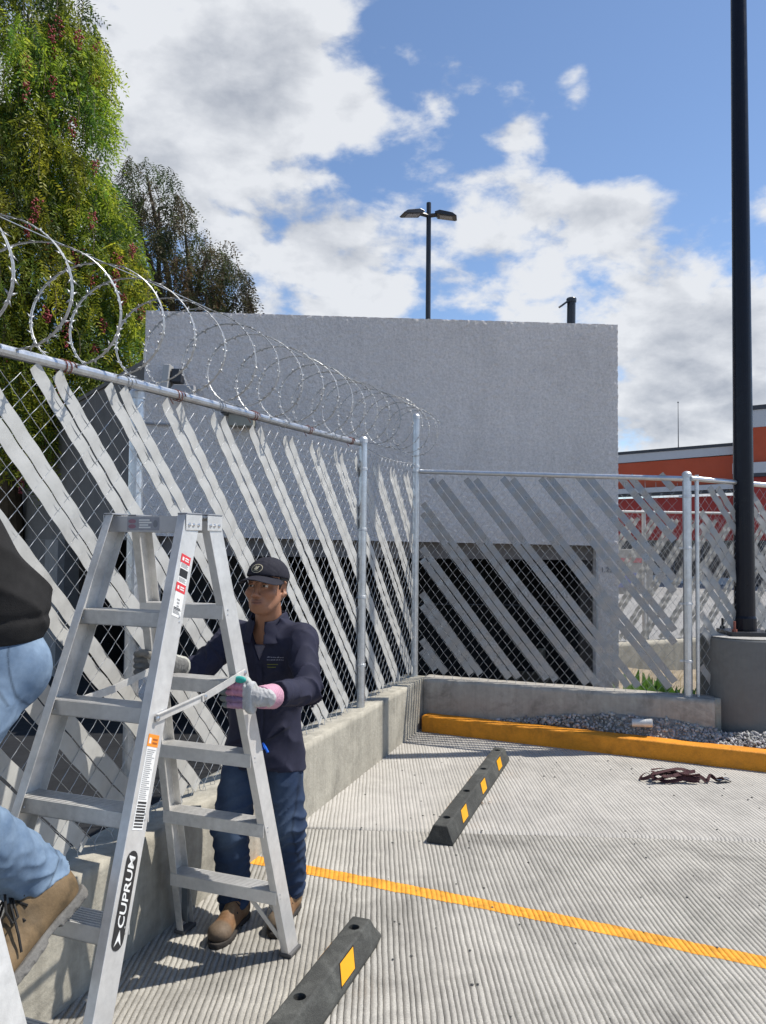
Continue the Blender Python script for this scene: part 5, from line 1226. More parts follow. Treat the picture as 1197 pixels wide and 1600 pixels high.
def glove(parent, wrist, palm, fingers, thumb, cuff_to, back_n, cols, h=.0024, label=None):
    """fingers: list of 4 point lists from knuckle to tip; thumb: point list; back_n: normal of the back of the hand"""
    w = np.array(wrist, float); p = np.array(palm, float); ct = np.array(cuff_to, float); bn = nrmz(back_n); ad = nrmz(p - w)
    def f_hand(P):
        d = cap_(P, w + (w - p) * .4, p, .034, .037, bn, .66)
        for fp in fingers:
            fp = [np.array(x, float) for x in fp]; d = smin(d, cap_(P, p + (fp[0] - p) * .35, fp[0], .0155, .0130), .008)
        for i, fp in enumerate(fingers):
            df = None
            for j in range(len(fp) - 1): c = cap_(P, fp[j], fp[j + 1], .0124 - .0008 * j, .0118 - .0008 * j); df = c if df is None else smin(df, c, .003)
            d = smin(d, df, .0016)
        dt = None
        for j in range(len(thumb) - 1): c = cap_(P, thumb[j], thumb[j + 1], .0165 - .002 * j, .0145 - .002 * j); dt = c if dt is None else smin(dt, c, .006)
        d = smin(d, dt, .010)
        return d - .0014 * sines(P, 190, 3) - .0022 * folds(P, ad, 170, 77)
    def f_cuff(P):
        d = cap_(P, w + (p - w) * .3, ct, .041, .047, bn, .84); d = smax(d, -((P - (w + (p - w) * .25).astype(np.float32)) @ nrmz(ct - w).astype(np.float32)), .004); d = smax(d, (P - ct.astype(np.float32)) @ nrmz(ct - w).astype(np.float32), .003); return d - .0013 * folds(P, ct - w, 260, 8)
    al = np.array([w, p, ct] + [x for fp in fingers for x in fp] + list(thumb)); lo = al.min(0) - .06; hi = al.max(0) + .06
    G = thing_part('glove', parent, w)
    if label: G['label'] = label
    def colr(v):
        c = np.repeat(np.array(cols['palm'])[None], len(v), 0); best = np.full(len(v), 9.); ci = np.zeros(len(v), int); tt = np.zeros(len(v))
        for i, fp in enumerate(fingers):
            acc = 0; tot = sum(np.linalg.norm(np.array(fp[j + 1]) - np.array(fp[j])) for j in range(len(fp) - 1))
            for j in range(len(fp) - 1):
                a = np.array(fp[j], float); b = np.array(fp[j + 1], float); t = np.clip((v - a) @ (b - a) / ((b - a) @ (b - a)), 0, 1); dd_ = np.linalg.norm(v - (a + t[:, None] * (b - a)), axis=1); s_ = (acc + t * np.linalg.norm(b - a)) / tot; m = dd_ < best; best[m] = dd_[m]; ci[m] = i; tt[m] = s_[m]; acc += np.linalg.norm(b - a)
        on = best < .021
        for i in range(4):
            m = on & (ci == i) & (tt > .02); c[m] = cols['mid'][i]; m = on & (ci == i) & (tt > .52); c[m] = cols['tip']
        th_ = np.full(len(v), 9.)
        for j in range(len(thumb) - 1):
            a = np.array(thumb[j], float); b = np.array(thumb[j + 1], float); t = np.clip((v - a) @ (b - a) / ((b - a) @ (b - a)), 0, 1); th_ = np.minimum(th_, np.linalg.norm(v - (a + t[:, None] * (b - a)), axis=1))
        m = (th_ < .023) & (th_ < best); c[m] = cols['thumb']
        return np.clip(c * (1 + .5 * fbm3(v, 60, 3))[:, None], 0, 1)
    sdf_obj('hand', f_hand, lo, hi, h, m_glove, G, colr, rel=1)
    def ccol(v):
        s_ = (v - w) @ nrmz(ct - w); st = (np.sin(s_ * 620) > .1); return np.where(st[:, None], np.array(cols['cuff'])[None], np.array(cols['cuff2'])[None])
    sdf_obj('cuff', f_cuff, lo, hi, h, m_glove, G, ccol, rel=1)
    return G

# ================================================================== the worker behind the ladder
WK = thing('person', 'worker in navy jacket and dark cap gripping the ladder rail in pink cuffed glove', 'person', (-.52, 3.46, 0))
hd = Head((-.500, 3.360, 1.453), (-.31, -.95, .02), k=1.05)
neck = ((-.499, 3.395, 1.385), (-.50, 3.445, 1.26))
sideL = nrmz((.94, -.34, 0)); frt = nrmz((-.34, -.94, 0)); UP = np.array([0, 0, 1.])
J = dict(pel=(-.52, 3.50, .80), chest=(-.495, 3.465, 1.12), shR=(-.665, 3.515, 1.225), shL=(-.352, 3.392, 1.228), elL=(-.305, 3.225, 1.035), wrL=(-.415, 2.965, 1.072),
         elR=(-.800, 3.325, 1.085), wrR=(-.880, 3.10, 1.150), hipR=(-.602, 3.515, .80), hipL=(-.440, 3.480, .80), knR=(-.645, 3.40, .425), knL=(-.405, 3.425, .425), anR=(-.632, 3.435, .10), anL=(-.402, 3.52, .10))
J = {k: np.array(v, float) for k, v in J.items()}
def f_body(P):
    d = hd.sdf(P, neck)
    d = smin(d, cap_(P, J['chest'], J['pel'], .125, .115, frt, .68), .04); d = smin(d, cap_(P, J['shL'], J['shR'], .055, .055), .05)
    for a, b, r0, r1 in (('shL', 'elL', .046, .036), ('elL', 'wrL', .036, .027), ('shR', 'elR', .046, .036), ('elR', 'wrR', .036, .027), ('hipL', 'knL', .075, .050), ('knL', 'anL', .048, .036), ('hipR', 'knR', .075, .050), ('knR', 'anR', .048, .036)): d = smin(d, cap_(P, J[a], J[b], r0, r1), .025)
    return d
skinb = (.30, .148, .088)
bo_ = sdf_obj('body', f_body, (-.98, 2.9, .02), (-.18, 3.68, 1.60), .0034, m_skin, WK, lambda v: hd.color(v, skinb, (.20, .075, .055), (.015, .011, .010)), rel=1)
hd.eyes(WK, look=(.05, .06))
def f_skull(P):
    Q = hd.loc(P); x, y, z = Q[:, 0], Q[:, 1], Q[:, 2]; m = np.abs(x); I = np.eye(3)
    d = ell_(Q, (0, -.014, .036), I, (.0800, .099, .085)); d = smin(d, ell_(Q, (0, -.055, -.02), I, (.058, .050, .050)), .02)
    d = d - .0015 * sines(P, 260, 4) + .001
    lowz = np.where(y < -.030, -.052, np.where(y < .004, .012 + 0 * z, -.020)); front = y - .022
    d = smax(smax(d, lowz - z, .004), front, .006); mq = np.stack([m, y, z], -1)
    return smax(d, -ell_(mq, (.080, -.012, -.004), I, (.030, .020, .030)), .004)
sdf_obj('hair', f_skull, hd.c - .14, hd.c + .16, .003, m_hair, WK)
# cap
def f_cap(P):
    Q = hd.loc(P); d = ell_(Q, (0, -.012, .045), np.eye(3), (.084, .104, .082)); low = .040 + .10 * np.clip(-Q[:, 1] - .02, 0, .1) * -.25 + .012 * np.clip(Q[:, 1] / .09, -1, 1)
    d = smax(d, -(Q[:, 2] - low), .004); a = np.arctan2(Q[:, 0], Q[:, 1] + .012); d = d - .0010 * np.exp(-(np.sin(a * 3) / .10) ** 2) * -1
    return d - .0015 * sines(P, 70, 6)
def f_brim(P):
    Q = hd.loc(P); x, y, z = Q[:, 0], Q[:, 1], Q[:, 2]
    sh = .050 - .50 * (x / .09) ** 2 * .085 - .20 * np.clip(y - .085, -.05, .2); out = np.sqrt((x / .090) ** 2 + (np.clip(y - .040, 0, 1) / .118) ** 2) - 1
    return smax(smax(np.abs(z - sh) - .0026, out * .07, .003), -(y - .022), .003) * .8
def f_button(P): return ell_(hd.loc(P), (0, -.012, .128), np.eye(3), (.008, .008, .004))
CP = sdf_obj('cap', lambda P: f_cap(P), hd.c - .17, hd.c + .17, .003, m_capm, WK)
sdf_obj('brim', f_brim, hd.c - .24, hd.c + .24, .0024, m_capm, CP); sdf_obj('button', f_button, hd.w((0, -.012, .128)) - .015, hd.w((0, -.012, .128)) + .015, .0015, m_capm, CP)
# oval badge with a pale bird on the front panel, laid onto the dome
def onto(fs, c_loc, u_loc, v_loc, pts2, off, name, mat, parent, thick=.0008):
    """2D outline in a local tangent frame pressed onto the surface fs from the front"""
    n_ = np.cross(u_loc, v_loc); n_ = nrmz(n_); 
    def drop(p2, o):
        p = np.asarray(c_loc) + p2[0] * np.asarray(u_loc) + p2[1] * np.asarray(v_loc) + n_ * .05; a, b = 0., .12
        for _ in range(24):
            m = (a + b) / 2; q = hd.w(p - n_ * m); 
            if fs(q[None].astype(np.float32))[0] < o: b = m
            else: a = m
        return hd.w(p - n_ * a)
    V = [drop(p, off) for p in pts2[0]]; F = pts2[1]; return put(name, np_mesh(np.array(V), np.array(F)), mat, parent)
bc = hd.w((0, 0, 0)); cN = nrmz((.0, .93, .42)); cU = np.array([-1., 0, 0]); cV = np.cross(cN, cU) * 1.0; cV = cV if cV[2] > 0 else -cV; cU = np.cross(cV, cN)
cC = np.array([.006, .085, .082])
def ringm(rx, ry, w_, n=36):
    P2 = []; F = []
    for i in range(n): a = 2 * math.pi * i / n; P2 += [(rx * math.cos(a), ry * math.sin(a)), ((rx - w_) * math.cos(a), (ry - w_) * math.sin(a))]
    for i in range(n): j = (i + 1) % n; F.append((2 * i, 2 * j, 2 * j + 1, 2 * i + 1))
    return P2, F
def fanm(poly):
    n = len(poly); c = (sum(p[0] for p in poly) / n, sum(p[1] for p in poly) / n); P2 = list(poly) + [c]; return P2, [(i, (i + 1) % n, n) for i in range(n)]
m_badge = M('cream_thread', (.42, .38, .28), .8, var=.1, vscale=60); m_badged = M('dark_thread', (.03, .03, .022), .85)
onto(f_cap, cC, cU, cV, ringm(.0255, .0205, .0024), .0012, 'badge_ring', m_badge, CP)
onto(f_cap, cC, cU, cV, fanm([(.0235 * math.cos(a), .0186 * math.sin(a)) for a in np.linspace(0, 6.283, 25)[:-1]]), .0008, 'badge_ground', m_badged, CP)
onto(f_cap, cC, cU, cV, fanm([(-.012, -.002), (-.007, .003), (-.006, .010), (-.003, .011), (-.001, .006), (.006, .009), (.012, .008), (.008, .003), (.006, -.003), (.002, -.007), (-.003, -.008), (-.008, -.006)]), .0018, 'badge_bird', m_badge, CP)
onto(f_cap, cC, cU, cV, fanm([(-.014, -.011), (-.004, -.0105), (.006, -.0115), (.010, -.0095), (.0, -.0085), (-.010, -.0085)]), .0018, 'badge_branch', m_badge, CP)

# jacket
def f_torso(P, off=0.0):
    hem = J['pel'] + np.array([0.0, 0.0, -.135])
    d = cap_(P, J['chest'] + np.array([0, 0, .02]), J['pel'] + np.array([0, 0, .08]), .165, .160, frt, .68)
    d = smin(d, cap_(P, J['pel'] + np.array([0, 0, .08]), hem + np.array([0, 0, -.03]), .165, .196, frt, .76), .03)
    d = smin(d, cap_(P, J['shL'] - UP * .012, J['shR'] - UP * .012, .074, .074), .05); d = smin(d, cap_(P, np.array(neck[1]) + UP * -.01, np.array(neck[0]) - UP * .055, .088, .066), .04)
    return d - off
def f_jacket(P):
    hemz = .650 + .02 * np.sin(P[:, 0] * 9)
    d = f_torso(P)
    arm = smin(cap_(P, J['shL'], J['elL'], .068, .056), cap_(P, J['elL'], J['wrL'] + (J['elL'] - J['wrL']) * .10, .056, .050), .022)
    armR = smin(cap_(P, J['shR'], J['elR'], .068, .056), cap_(P, J['elR'], J['wrR'] + (J['elR'] - J['wrR']) * .16, .056, .048), .022)
    eL = np.exp(-((P - J['elL'].astype(np.float32)) ** 2).sum(1) / .10 ** 2); eR = np.exp(-((P - J['elR'].astype(np.float32)) ** 2).sum(1) / .11 ** 2)
    arm = arm - (.006 + .019 * eL) * folds(P, J['elL'] - J['shL'] + (J['wrL'] - J['elL']) * .6, 46, 21); armR = armR - (.006 + .019 * eR) * folds(P, J['elR'] - J['shR'] + (J['wrR'] - J['elR']) * .6, 46, 22)
    waist = np.exp(-((P[:, 2] - .90) / .16) ** 2)
    d = d - .0075 * sines(P, 20, 23) - (.004 + .009 * waist) * folds(P, (.35, .1, .9), 30, 24) - .004 * folds(P, (.8, -.3, .5), 42, 25) * sstep(.95, 1.15, P[:, 2])
    d = smin(smin(d, arm, .035), armR, .035)
    for sh_, el_ in (('shL', 'elL'), ('shR', 'elR')):
        ax_ = nrmz((J[sh_] - J['chest']) * np.array([1, 1, .0]) + (J[el_] - J[sh_]) * .6); s_ = (P - J[sh_].astype(np.float32)) @ ax_.astype(np.float32); d = d + .0030 * np.exp(-((s_ - .030) / .0045) ** 2) * (np.linalg.norm(P - J[sh_].astype(np.float32), axis=1) < .15)
    d = smax(d, hemz - P[:, 2], .006)
    # open neck: a wedge cut at the front
    nb = np.array(neck[1]); V0 = nb + frt * .135 - UP * .115; s_ = (P - V0.astype(np.float32)); lat = np.abs(s_ @ sideL.astype(np.float32)); hgt = s_[:, 2]; fr = s_ @ frt.astype(np.float32)
    wedge = np.maximum(lat - .43 * hgt - .004, -(fr + .115)); d = smax(d, -wedge * .9, .006)
    nk = cap_(P, np.array(neck[1]) - UP * .02, np.array(neck[0]) + UP * .05, .060, .060); d = smax(d, -nk, .006)
    cutL = (P - (J['wrL'] + (J['elL'] - J['wrL']) * .13).astype(np.float32)) @ nrmz(J['wrL'] - J['elL']).astype(np.float32); nearL = np.linalg.norm(P - J['wrL'].astype(np.float32), axis=1) < .14
    d = np.where(nearL, smax(d, cutL, .004), d)
    cutR = (P - (J['wrR'] + (J['elR'] - J['wrR']) * .18).astype(np.float32)) @ nrmz(J['wrR'] - J['elR']).astype(np.float32); nearR = np.linalg.norm(P - J['wrR'].astype(np.float32), axis=1) < .13
    return np.where(nearR, smax(d, cutR, .004), d)
JK = sdf_obj('jacket', f_jacket, (-1.02, 2.9, .60), (-.12, 3.74, 1.42), .0045, m_navy, WK, rel=2)
def f_collar(P):
    # standing, folded-over collar: two leaves either side of the neck
    nb = np.array(neck[1]) + UP * .03; s_ = P - nb.astype(np.float32); lat = s_ @ sideL.astype(np.float32); fr = s_ @ frt.astype(np.float32); z = s_[:, 2]
    rad = np.sqrt((lat / 1.0) ** 2 + ((fr + .0) / 1.0) ** 2); flare = .074 + .030 * np.clip((.050 - z) / .09, 0, 1.4)
    shell = np.abs(rad - flare) - .0042; topz = z - (.052 - .035 * sstep(.0, .08, fr)); botz = -(z + .018 + .060 * sstep(.02, .09, fr)); gap = (.022 + .10 * np.clip(-(z - .02), 0, .08)) - np.abs(lat); gap = np.where(fr > 0, gap, -1.0)
    return smax(smax(smax(shell, topz, .005), botz, .005), gap * .8, .004) - .0012 * sines(P, 60, 31)
sdf_obj('collar', f_collar, np.array(neck[1]) - .17, np.array(neck[1]) + .17, .0034, m_navy, JK)
def f_tee(P):
    d = f_torso(P, -.012); nk = cap_(P, np.array(neck[1]) - UP * .035, np.array(neck[0]) + UP * .05, .062, .062); d = smax(d, -nk, .004)
    zz = P[:, 2]; d = smax(d, zz - 1.205, .004); return smax(smax(d, 1.06 - zz, .004), -(((P - np.array(neck[1]).astype(np.float32)) @ frt.astype(np.float32)) - .0), .004)
sdf_obj('tee_shirt', f_tee, (-.75, 3.2, 1.02), (-.25, 3.7, 1.34), .005, m_tee, WK)
bvh = BVHTree.FromPolygons([tuple(JK.data.vertices[i].co) for i in range(len(JK.data.vertices))], [tuple(p.vertices) for p in JK.data.polygons])
def on_jacket(base, dirv, off=.0015):
    o_ = LOC[JK]; h_ = bvh.ray_cast(Vector(base) - o_ - Vector(dirv) * .5, Vector(dirv)); p = h_[0]; return None if p is None else (p + h_[1] * off + o_)
def jk_patch(c, u_, v_, poly, name, mat, off=.0018, sub=6):
    c = Vector(c); u_ = Vector(u_); v_ = Vector(v_); dv = Vector(-frt)
    V = []; ok = True; n = sub; F = []
    (x0, y0), (x1, y1), (x2, y2), (x3, y3) = poly
    for i in range(n + 1):
        for j in range(n + 1):
            s_, t_ = i / n, j / n; x = (x0 * (1 - s_) + x1 * s_) * (1 - t_) + (x3 * (1 - s_) + x2 * s_) * t_; y = (y0 * (1 - s_) + y1 * s_) * (1 - t_) + (y3 * (1 - s_) + y2 * s_) * t_
            p = on_jacket(c + u_ * x + v_ * y, dv, off)
            if p is None: return
            V.append(tuple(p))
    for i in range(n):
        for j in range(n): a = i * (n + 1) + j; F.append((a, a + 1, a + n + 2, a + n + 1))
    put(name, np_mesh(V, F), mat, JK, smooth=True)
cb_ = Vector(J['chest']) ; uu_ = Vector(sideL); vv_ = Z
m_thread = M('grey_thread', (.20, .20, .25), .8); m_threadg = M('olive_thread', (.12, .13, .03), .8)
rq = random.Random(2)
for r_, (y, n_) in enumerate(((.035, 9), (.024, 8))):
    x = .045
    for i in range(n_):
        w_ = rq.uniform(.003, .009); jk_patch(cb_, uu_, vv_, [(x, y), (x + w_, y), (x + w_, y + rq.uniform(.002, .006)), (x, y + .003)], 'stitching', m_thread, .0022, 1); x += w_ + rq.uniform(.001, .003)
for y, w_ in ((.004, .045), (-.008, .036)): jk_patch(cb_, uu_, vv_, [(.043, y), (.043 + w_, y), (.043 + w_, y + .004), (.043, y + .004)], 'stitching', m_threadg, .0022, 4)
# front placket, hem band and slanted pocket
m_navy2 = M('navy_workwear_seam', (0.014, 0.015, 0.028), .85, var=.1)
jk_patch(cb_, uu_, vv_, [(-.012, -.44), (.018, -.44), (.020, .0), (-.008, .0)], 'placket', m_navy, .004, 24)
for x in (.022,): jk_patch(cb_, uu_, vv_, [(x, -.44), (x + .0025, -.44), (x + .0045, .0), (x + .002, .0)], 'seam', m_navy2, .0048, 24)
pk = Vector(J['pel']) + Vector((0, 0, -.01))
jk_patch(pk, uu_, vv_, [(.040, -.125), (.150, -.125), (.150, .060), (.040, -.02)], 'pocket', m_navy, .0042, 14)
jk_patch(pk, uu_, vv_, [(.038, -.026), (.152, .054), (.150, .064), (.038, -.015)], 'pocket_welt', m_navy2, .0058, 12)
jk_patch(pk, uu_, vv_, [(-.15, -.142), (.15, -.142), (.15, -.120), (-.15, -.120)], 'hem', m_navy, .003, 26)
# two blue pens clipped in the pocket
m_blue = M('blue_plastic', (.02, .13, .62), .35, var=.05)
for i, (x, y, dx, lab) in enumerate(((.048, -.002, .016, 'left blue pen poking out of the navy jacket pocket'), (.066, -.012, .018, 'right blue pen poking lower out of the navy jacket pocket'))):
    p = on_jacket(pk + uu_ * x + vv_ * y, Vector(-frt), .007)
    if p is None: continue
    q = p + uu_ * dx + Z * -.026 + Vector(frt) * .002; ptop = p - uu_ * .006 + Z * .014 + Vector(frt) * .003
    pn = MB(); pn.tube([q, p, ptop], [.0062, .0062, .0040], 10); pn.tube([ptop + Vector(frt) * .006, p + Vector(frt) * .008, q * .4 + p * .6 + Vector(frt) * .008], .0018, 6); pn.build('pen', m_blue, label=lab, cat='pen', group='blue pens in the jacket pocket', smooth=40)

# trousers
def leg_f(P, hip, kn, an, seed, r=(.098, .076, .066), hemz=None):
    hip, kn, an = map(np.asarray, (hip, kn, an)); d = cap_(P, hip, kn, r[0], r[1]); d2 = cap_(P, kn, an, r[1], r[2]); d = smin(d, d2, .03)
    k = np.exp(-((P - kn.astype(np.float32)) ** 2).sum(1) / .12 ** 2); c = np.exp(-((P - an.astype(np.float32)) ** 2).sum(1) / .11 ** 2)
    return d - .0055 * sines(P, 24, seed) - (.004 + .013 * k + .015 * c) * folds(P, nrmz(an - hip) + np.array([.25, .1, 0]), 58, seed + 1)
def f_jeans(P):
    d = cap_(P, J['hipL'] + UP * .02, J['hipR'] + UP * .02, .098, .098); d = smin(d, cap_(P, J['pel'], J['pel'] + UP * .12, .13, .13, frt, .70), .03)
    l = leg_f(P, J['hipL'], J['knL'], J['anL'] + np.array([0, 0, -.005]), 41, r=(.092, .078, .070)); r_ = leg_f(P, J['hipR'], J['knR'], J['anR'] + np.array([0, 0, -.005]), 45, r=(.092, .078, .072))
    d = smin(d, smin(l, r_, .012), .03); d = smax(d, P[:, 2] - .678, .004); return smax(d, .062 + .018 * np.sin(P[:, 0] * 31) - P[:, 2], .005)
def jean_col(v):
    fade = np.zeros(len(v))
    for k in ('knL', 'knR'): c = (J[k] + J['hip' + k[2]]) / 2 + np.array([-.02, -.09, -.07]); fade += np.exp(-((v - c) ** 2 / np.array([.05, .08, .16]) ** 2).sum(1)) * .55 + np.exp(-((v - J[k] - np.array([0, -.08, -.02])) ** 2 / np.array([.06, .06, .08]) ** 2).sum(1)) * .45
    n_ = fbm3(v, 16, 3); t = np.clip(fade + .55 * n_ + .12, 0, 1); c = mixc((.014, .027, .062), (.075, .11, .17), t)
    st = np.exp(-(((v - J['knL']) @ sideL - .055) / .0035) ** 2) * (v[:, 0] > -.5) * ((v - J['knL']) @ frt > -.02); return c * (1 - .45 * st[:, None])
sdf_obj('trousers', f_jeans, (-.80, 3.24, .03), (-.26, 3.72, 1.0), .0055, m_jean, WK, jean_col, rel=2)
boot(WK, (-.598, 3.500, .0), (-.672, 3.195, .0), J['anR'] + np.array([.008, -.008, .0]), J['anR'] + np.array([.004, .0, .06]), base=(.16, .085, .04), worn=(.22, .14, .075), toe_col=(.13, .095, .065), h=.0042, bow=False)
boot(WK, (-.385, 3.590, .0), (-.440, 3.285, .0), J['anL'] + np.array([.0, -.0, .0]), J['anL'] + np.array([0, .005, .06]), base=(.17, .09, .042), worn=(.23, .15, .08), toe_col=(.13, .10, .07), h=.0042, bow=False)

# gloved hand round the far right rail of the ladder
tB, bB, axB, wB, _ = RAILS['B', 1]
hz = 1.088; rc = np.array(tB.lerp(bB, (LH + .03 - hz) / (LH + .03))); axb = np.array(axB); fo = nrmz(np.array(lg)); ri = nrmz(np.array(le))
# rail corner nearest the camera; fingers lie across its front edge pointing to the left, thumb over the top
front = rc + fo * .046
def hp(r, f_, u): return front + ri * r + fo * f_ + UP * u
fg = []
for i, (u, ln) in enumerate(((.034, .92), (.012, 1.0), (-.011, .96), (-.033, .80))):
    fg.append([hp(.036, .026, u), hp(-.008, .034, u * 1.05 + .001), hp(-.052 * ln, .026, u * 1.02 - .002), hp(-.080 * ln, -.006, u - .008)])
thb = [hp(.062, .006, .030), hp(.036, .016, .056), hp(.004, .026, .064), hp(-.020, .026, .060)]
palm = hp(.066, .012, .0); wr = hp(.098, -.004, -.004)
J['wrL'] = wr
cols = dict(palm=(.40, .40, .40), mid=[(.42, .20, .27), (.42, .20, .27), (.22, .15, .24), (.36, .22, .30)], tip=(.17, .19, .185), thumb=(.36, .37, .35), cuff=(.52, .30, .37), cuff2=(.42, .22, .30))
ct = J['elL'] + (np.array(wr) - J['elL']) * .80
GL = glove(WK, wr, palm, fg, thb, ct, fo, cols, label='grey and pink work glove with a striped pink cuff')
# teal leather patch over the thumb joint, pale band over the knuckles
def f_patch(P): return ell_(P, hp(.022, .034, .062), np.stack([ri, fo, UP]), (.026, .011, .013))
sdf_obj('thumb_patch', f_patch, hp(.018, .036, .055) - .05, hp(.018, .036, .055) + .05, .002, M('teal_leather', (.02, .30, .26), .6, var=.12, vscale=30), GL)
def f_band(P): return smax(cap_(P, hp(.060, .014, .030), hp(.060, .014, -.036), .026, .028, fo, .95), np.abs((P - hp(.056, .02, 0).astype(np.float32)) @ ri.astype(np.float32)) - .016, .004)
sdf_obj('knuckle_band', f_band, hp(.056, .02, 0) - .09, hp(.056, .02, 0) + .09, .0026, M('pale_leather', (.42, .43, .43), .8, var=.15, vscale=40, bump=.3, bscale=200), GL)
# right hand reaching to the far left rail
tB, bB, axB, wB, _ = RAILS['B', -1]
hz = 1.185; rc = np.array(tB.lerp(bB, (LH + .03 - hz) / (LH + .03)))
def hq(r, f_, u): return rc + ri * r + fo * f_ + UP * u
fg = [[hq(-.005, .040, u), hq(-.030, .058, u - .002), hq(-.036, .036, u - .010), hq(-.030, .012, u - .014)] for u in (.032, .010, -.012, -.034)]
thb = [hq(.028, .030, .020), hq(.020, .056, .034), hq(.0, .066, .040), hq(-.016, .064, .036)]
wrR = hq(.062, -.060, -.022); palm = hq(.022, -.004, .0)
cols2 = dict(palm=(.15, .15, .145), mid=[(.16, .16, .155)] * 4, tip=(.12, .12, .12), thumb=(.22, .21, .19), cuff=(.40, .40, .36), cuff2=(.34, .34, .31))
glove(WK, wrR, palm, fg, thb, J['elR'] + (wrR - J['elR']) * .72, nrmz(np.array([-.8, .3, .2])), cols2, label='grey work glove holding the far left rail')

# ================================================================== the second man, only his hip, shin and boot in the picture
P2 = thing('person', 'man in charcoal sweatshirt and pale jeans standing on ladder steps at left edge', 'person', (-1.05, 2.1, 0))
L = dict(pel=(-1.085, 2.170, 1.335), chest=(-1.235, 2.03, 1.75), hipN=(-1.03, 2.135, 1.30), hipF=(-1.20, 2.13, 1.30), kn=(-1.105, 1.885, 1.035), an=(-.955, 2.215, .690), knF=(-1.30, 1.88, .98), anF=(-1.135, 1.765, .70), shL=(-1.17, 2.0, 1.88), shR=(-1.42, 2.08, 1.90), elL=(-1.18, 1.84, 2.12), wrL=(-1.17, 2.10, 2.30), elR=(-1.50, 1.95, 2.15), wrR=(-1.32, 2.20, 2.32))
L = {k: np.array(v, float) for k, v in L.items()}
hd2 = Head((-1.33, 1.98, 2.14), (-.2, .9, .1)); f2 = nrmz((-.55, -.8, 0))
def f_body2(P):
    d = hd2.sdf(P, ((-1.325, 2.0, 2.07), (-1.27, 2.02, 1.92))); d = smin(d, cap_(P, L['chest'], L['pel'], .12, .12, f2, .7), .04); d = smin(d, cap_(P, L['shL'], L['shR'], .055, .055), .05)
    for a, b, r0, r1 in (('shL', 'elL', .046, .036), ('elL', 'wrL', .036, .027), ('shR', 'elR', .046, .036), ('elR', 'wrR', .036, .027), ('hipN', 'kn', .075, .050), ('kn', 'an', .048, .036), ('hipF', 'knF', .075, .05), ('knF', 'anF', .048, .036)): d = smin(d, cap_(P, L[a], L[b], r0, r1), .025)
    for w in ('wrL', 'wrR'):
        for i in range(4): o_ = np.array([.012 * i - .018, 0, 0]); d = smin(d, cap_(P, L[w], L[w] + o_ * 1.4 + np.array([0, .03, .075]), .018, .009), .008); d = smin(d, cap_(P, L[w] + o_ * 1.4 + np.array([0, .03, .075]), L[w] + o_ * 1.5 + np.array([0, .07, .09 + .004 * i]), .009, .008), .004)
        d = smin(d, cap_(P, L[w] + np.array([.02, 0, .02]), L[w] + np.array([.045, .035, .055]), .012, .009), .008)
    return d
sdf_obj('body', f_body2, (-1.62, 1.62, .55), (-.8, 2.40, 2.48), .006, m_skin, P2, lambda v: hd2.color(v, (.25, .13, .08), (.2, .08, .06), (.015, .011, .01)))
hd2.eyes(P2)
sdf_obj('hair', lambda P: smax(ell_(hd2.loc(P), (0, -.02, .04), np.eye(3), (.082, .10, .088)), hd2.loc(P)[:, 1] - .05 - .3 * (hd2.loc(P)[:, 2] - .06), .01) - .002 * sines(P, 200, 4), hd2.c - .16, hd2.c + .16, .005, m_hair, P2)
def f_sweat(P):
    d = cap_(P, L['chest'], L['pel'] + np.array([.020, -.005, .105]), .185, .165, f2, .80); d = smin(d, cap_(P, L['pel'] + np.array([.020, -.005, .115]), L['pel'] + np.array([.012, -.005, .055]), .160, .142, f2, .84), .03)
    d = smin(d, cap_(P, L['shL'], L['shR'], .08, .08), .06)
    for a, b in (('shL', 'elL'), ('elL', 'wrL'), ('shR', 'elR'), ('elR', 'wrR')): d = smin(d, cap_(P, L[a], L[b], .07, .058), .03)
    d = smin(d, cap_(P, L['chest'] + UP * .12, (-1.30, 2.01, 2.02), .085, .07), .04)
    d = d - .010 * sines(P, 14, 51) - .012 * folds(P, (.3, .1, .95), 24, 52) * np.exp(-((P[:, 2] - 1.52) / .16) ** 2)
    d = d + .008 * np.exp(-((P[:, 2] - 1.432 - .12 * (P[:, 0] + 1.0)) / .010) ** 2)
    d = smax(d, (1.365 + .10 * (P[:, 0] + 1.0)) - P[:, 2], .01); d = smax(d, P[:, 2] - 2.27, .004); return smax(d, -cap_(P, (-1.27, 2.02, 1.95), (-1.33, 1.99, 2.2), .062, .068), .004)
sdf_obj('sweatshirt', lambda P: f_sweat(P + np.array([.014, 0, 0], np.float32)), (-1.68, 1.6, 1.27), (-.78, 2.48, 2.36), .006, m_fleece, P2, rel=2)
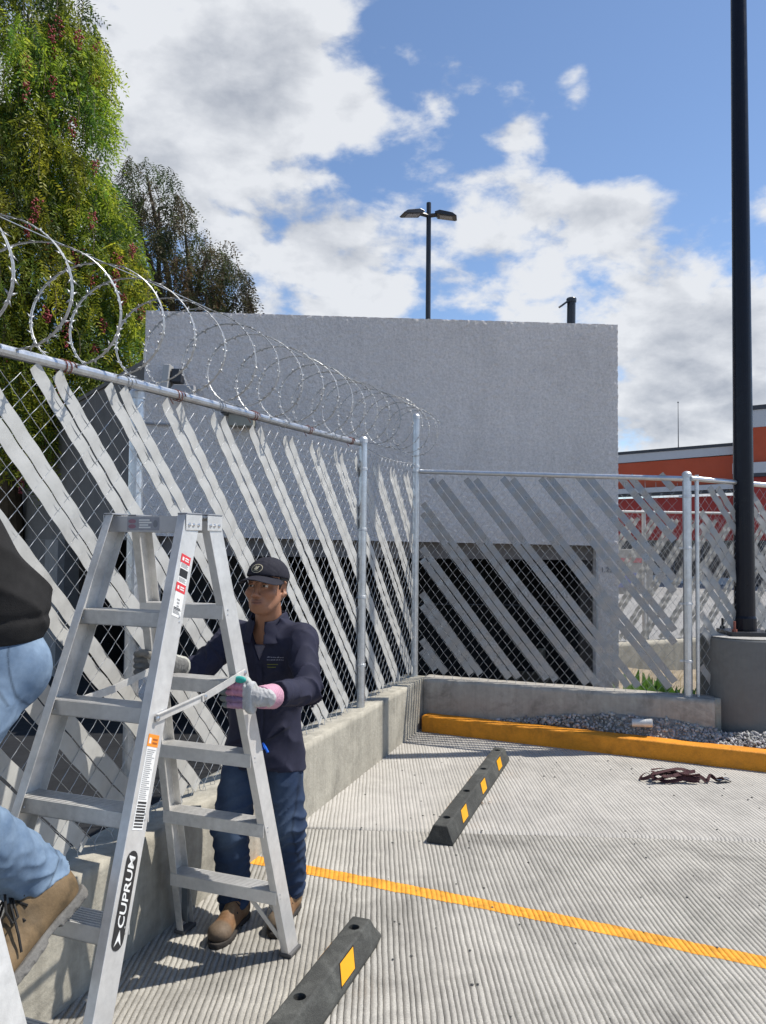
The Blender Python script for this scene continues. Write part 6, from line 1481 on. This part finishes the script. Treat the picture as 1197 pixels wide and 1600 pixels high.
def f_jeans2(P):
    d = smin(cap_(P, L['hipN'], L['hipF'], .118, .118), cap_(P, L['pel'], L['pel'] + UP * .1, .135, .13, f2, .8), .03)
    l = leg_f(P, L['hipN'], L['kn'], L['an'] + (L['an'] - L['kn']) * .02, 61, r=(.100, .088, .084)); r_ = leg_f(P, L['hipF'], L['knF'], L['anF'], 65, r=(.105, .088, .080)); d = smin(d, smin(l, r_, .015), .03)
    ax_ = nrmz(L['an'] - L['kn']); s_ = (P - L['an'].astype(np.float32)) @ ax_.astype(np.float32); dk = np.linalg.norm(P - L['an'].astype(np.float32), axis=1); d = d + .004 * np.exp(-((s_ + .048) / .004) ** 2) * (dk < .13) 
    d = np.where(dk < .16, smax(d, s_ - .012, .004), d); aF = nrmz(L['anF'] - L['knF']); sF = (P - L['anF'].astype(np.float32)) @ aF.astype(np.float32); dF = np.linalg.norm(P - L['anF'].astype(np.float32), axis=1); return np.where(dF < .16, smax(d, sF, .004), d)
def jc2(v):
    n_ = fbm3(v, 13, 3); c = mixc((.065, .108, .178), (.20, .275, .37), np.clip(.5 + 1.5 * n_ + .5 * fbm3(v, 60, 2), 0, 1)); ax_ = nrmz(L['an'] - L['kn']); s_ = (v - L['an']) @ ax_; dk = np.linalg.norm(v - L['an'], axis=1)
    ring = np.exp(-((s_ + .048) / .003) ** 2) * (dk < .14); edge = np.exp(-((s_ - .008) / .006) ** 2) * (dk < .14) * (.5 + .5 * np.sin(np.arctan2(v[:, 0] - L['an'][0], v[:, 2] - L['an'][2]) * 46))
    seam = np.exp(-(((v[:, 0] + .968) + .22 * (v[:, 2] - 1.30)) / .0024) ** 2) * (v[:, 2] > 1.19) * (v[:, 2] < 1.40) + np.exp(-(((v[:, 0] + 1.015) + .5 * (v[:, 2] - 1.32)) / .0030) ** 2) * (v[:, 2] > 1.22) * (v[:, 2] < 1.42)
    c = c * (1 - .55 * np.clip(ring + seam, 0, 1)[:, None]); return c * (1 - edge[:, None] * .5) + np.array((.38, .46, .52))[None] * edge[:, None] * .5
sdf_obj('trousers', f_jeans2, (-1.5, 1.62, .58), (-.78, 2.42, 1.52), .0055, m_jean, P2, jc2, rel=2)
heel = np.array((-.850, 2.270, .640)); toe = np.array((-.985, 1.975, .470)); upb = nrmz(np.array((-.52, -.25, .82)))
boot(P2, heel, toe, L['an'] + np.array([.012, .005, -.012]), L['an'] + (L['kn'] - L['an']) * .16, upv=upb, base=(.155, .105, .055), worn=(.10, .07, .038), h=.0036, k=1.22, sole=(.14, .135, .125))
boot(P2, L['anF'] + np.array([.01, .08, -.105]), L['anF'] + np.array([.08, -.21, -.105]), L['anF'] + np.array([.005, 0, -.01]), L['anF'] + UP * .06, base=(.20, .125, .052), worn=(.155, .105, .05), h=.006, k=1.05, sole=(.14, .135, .125))
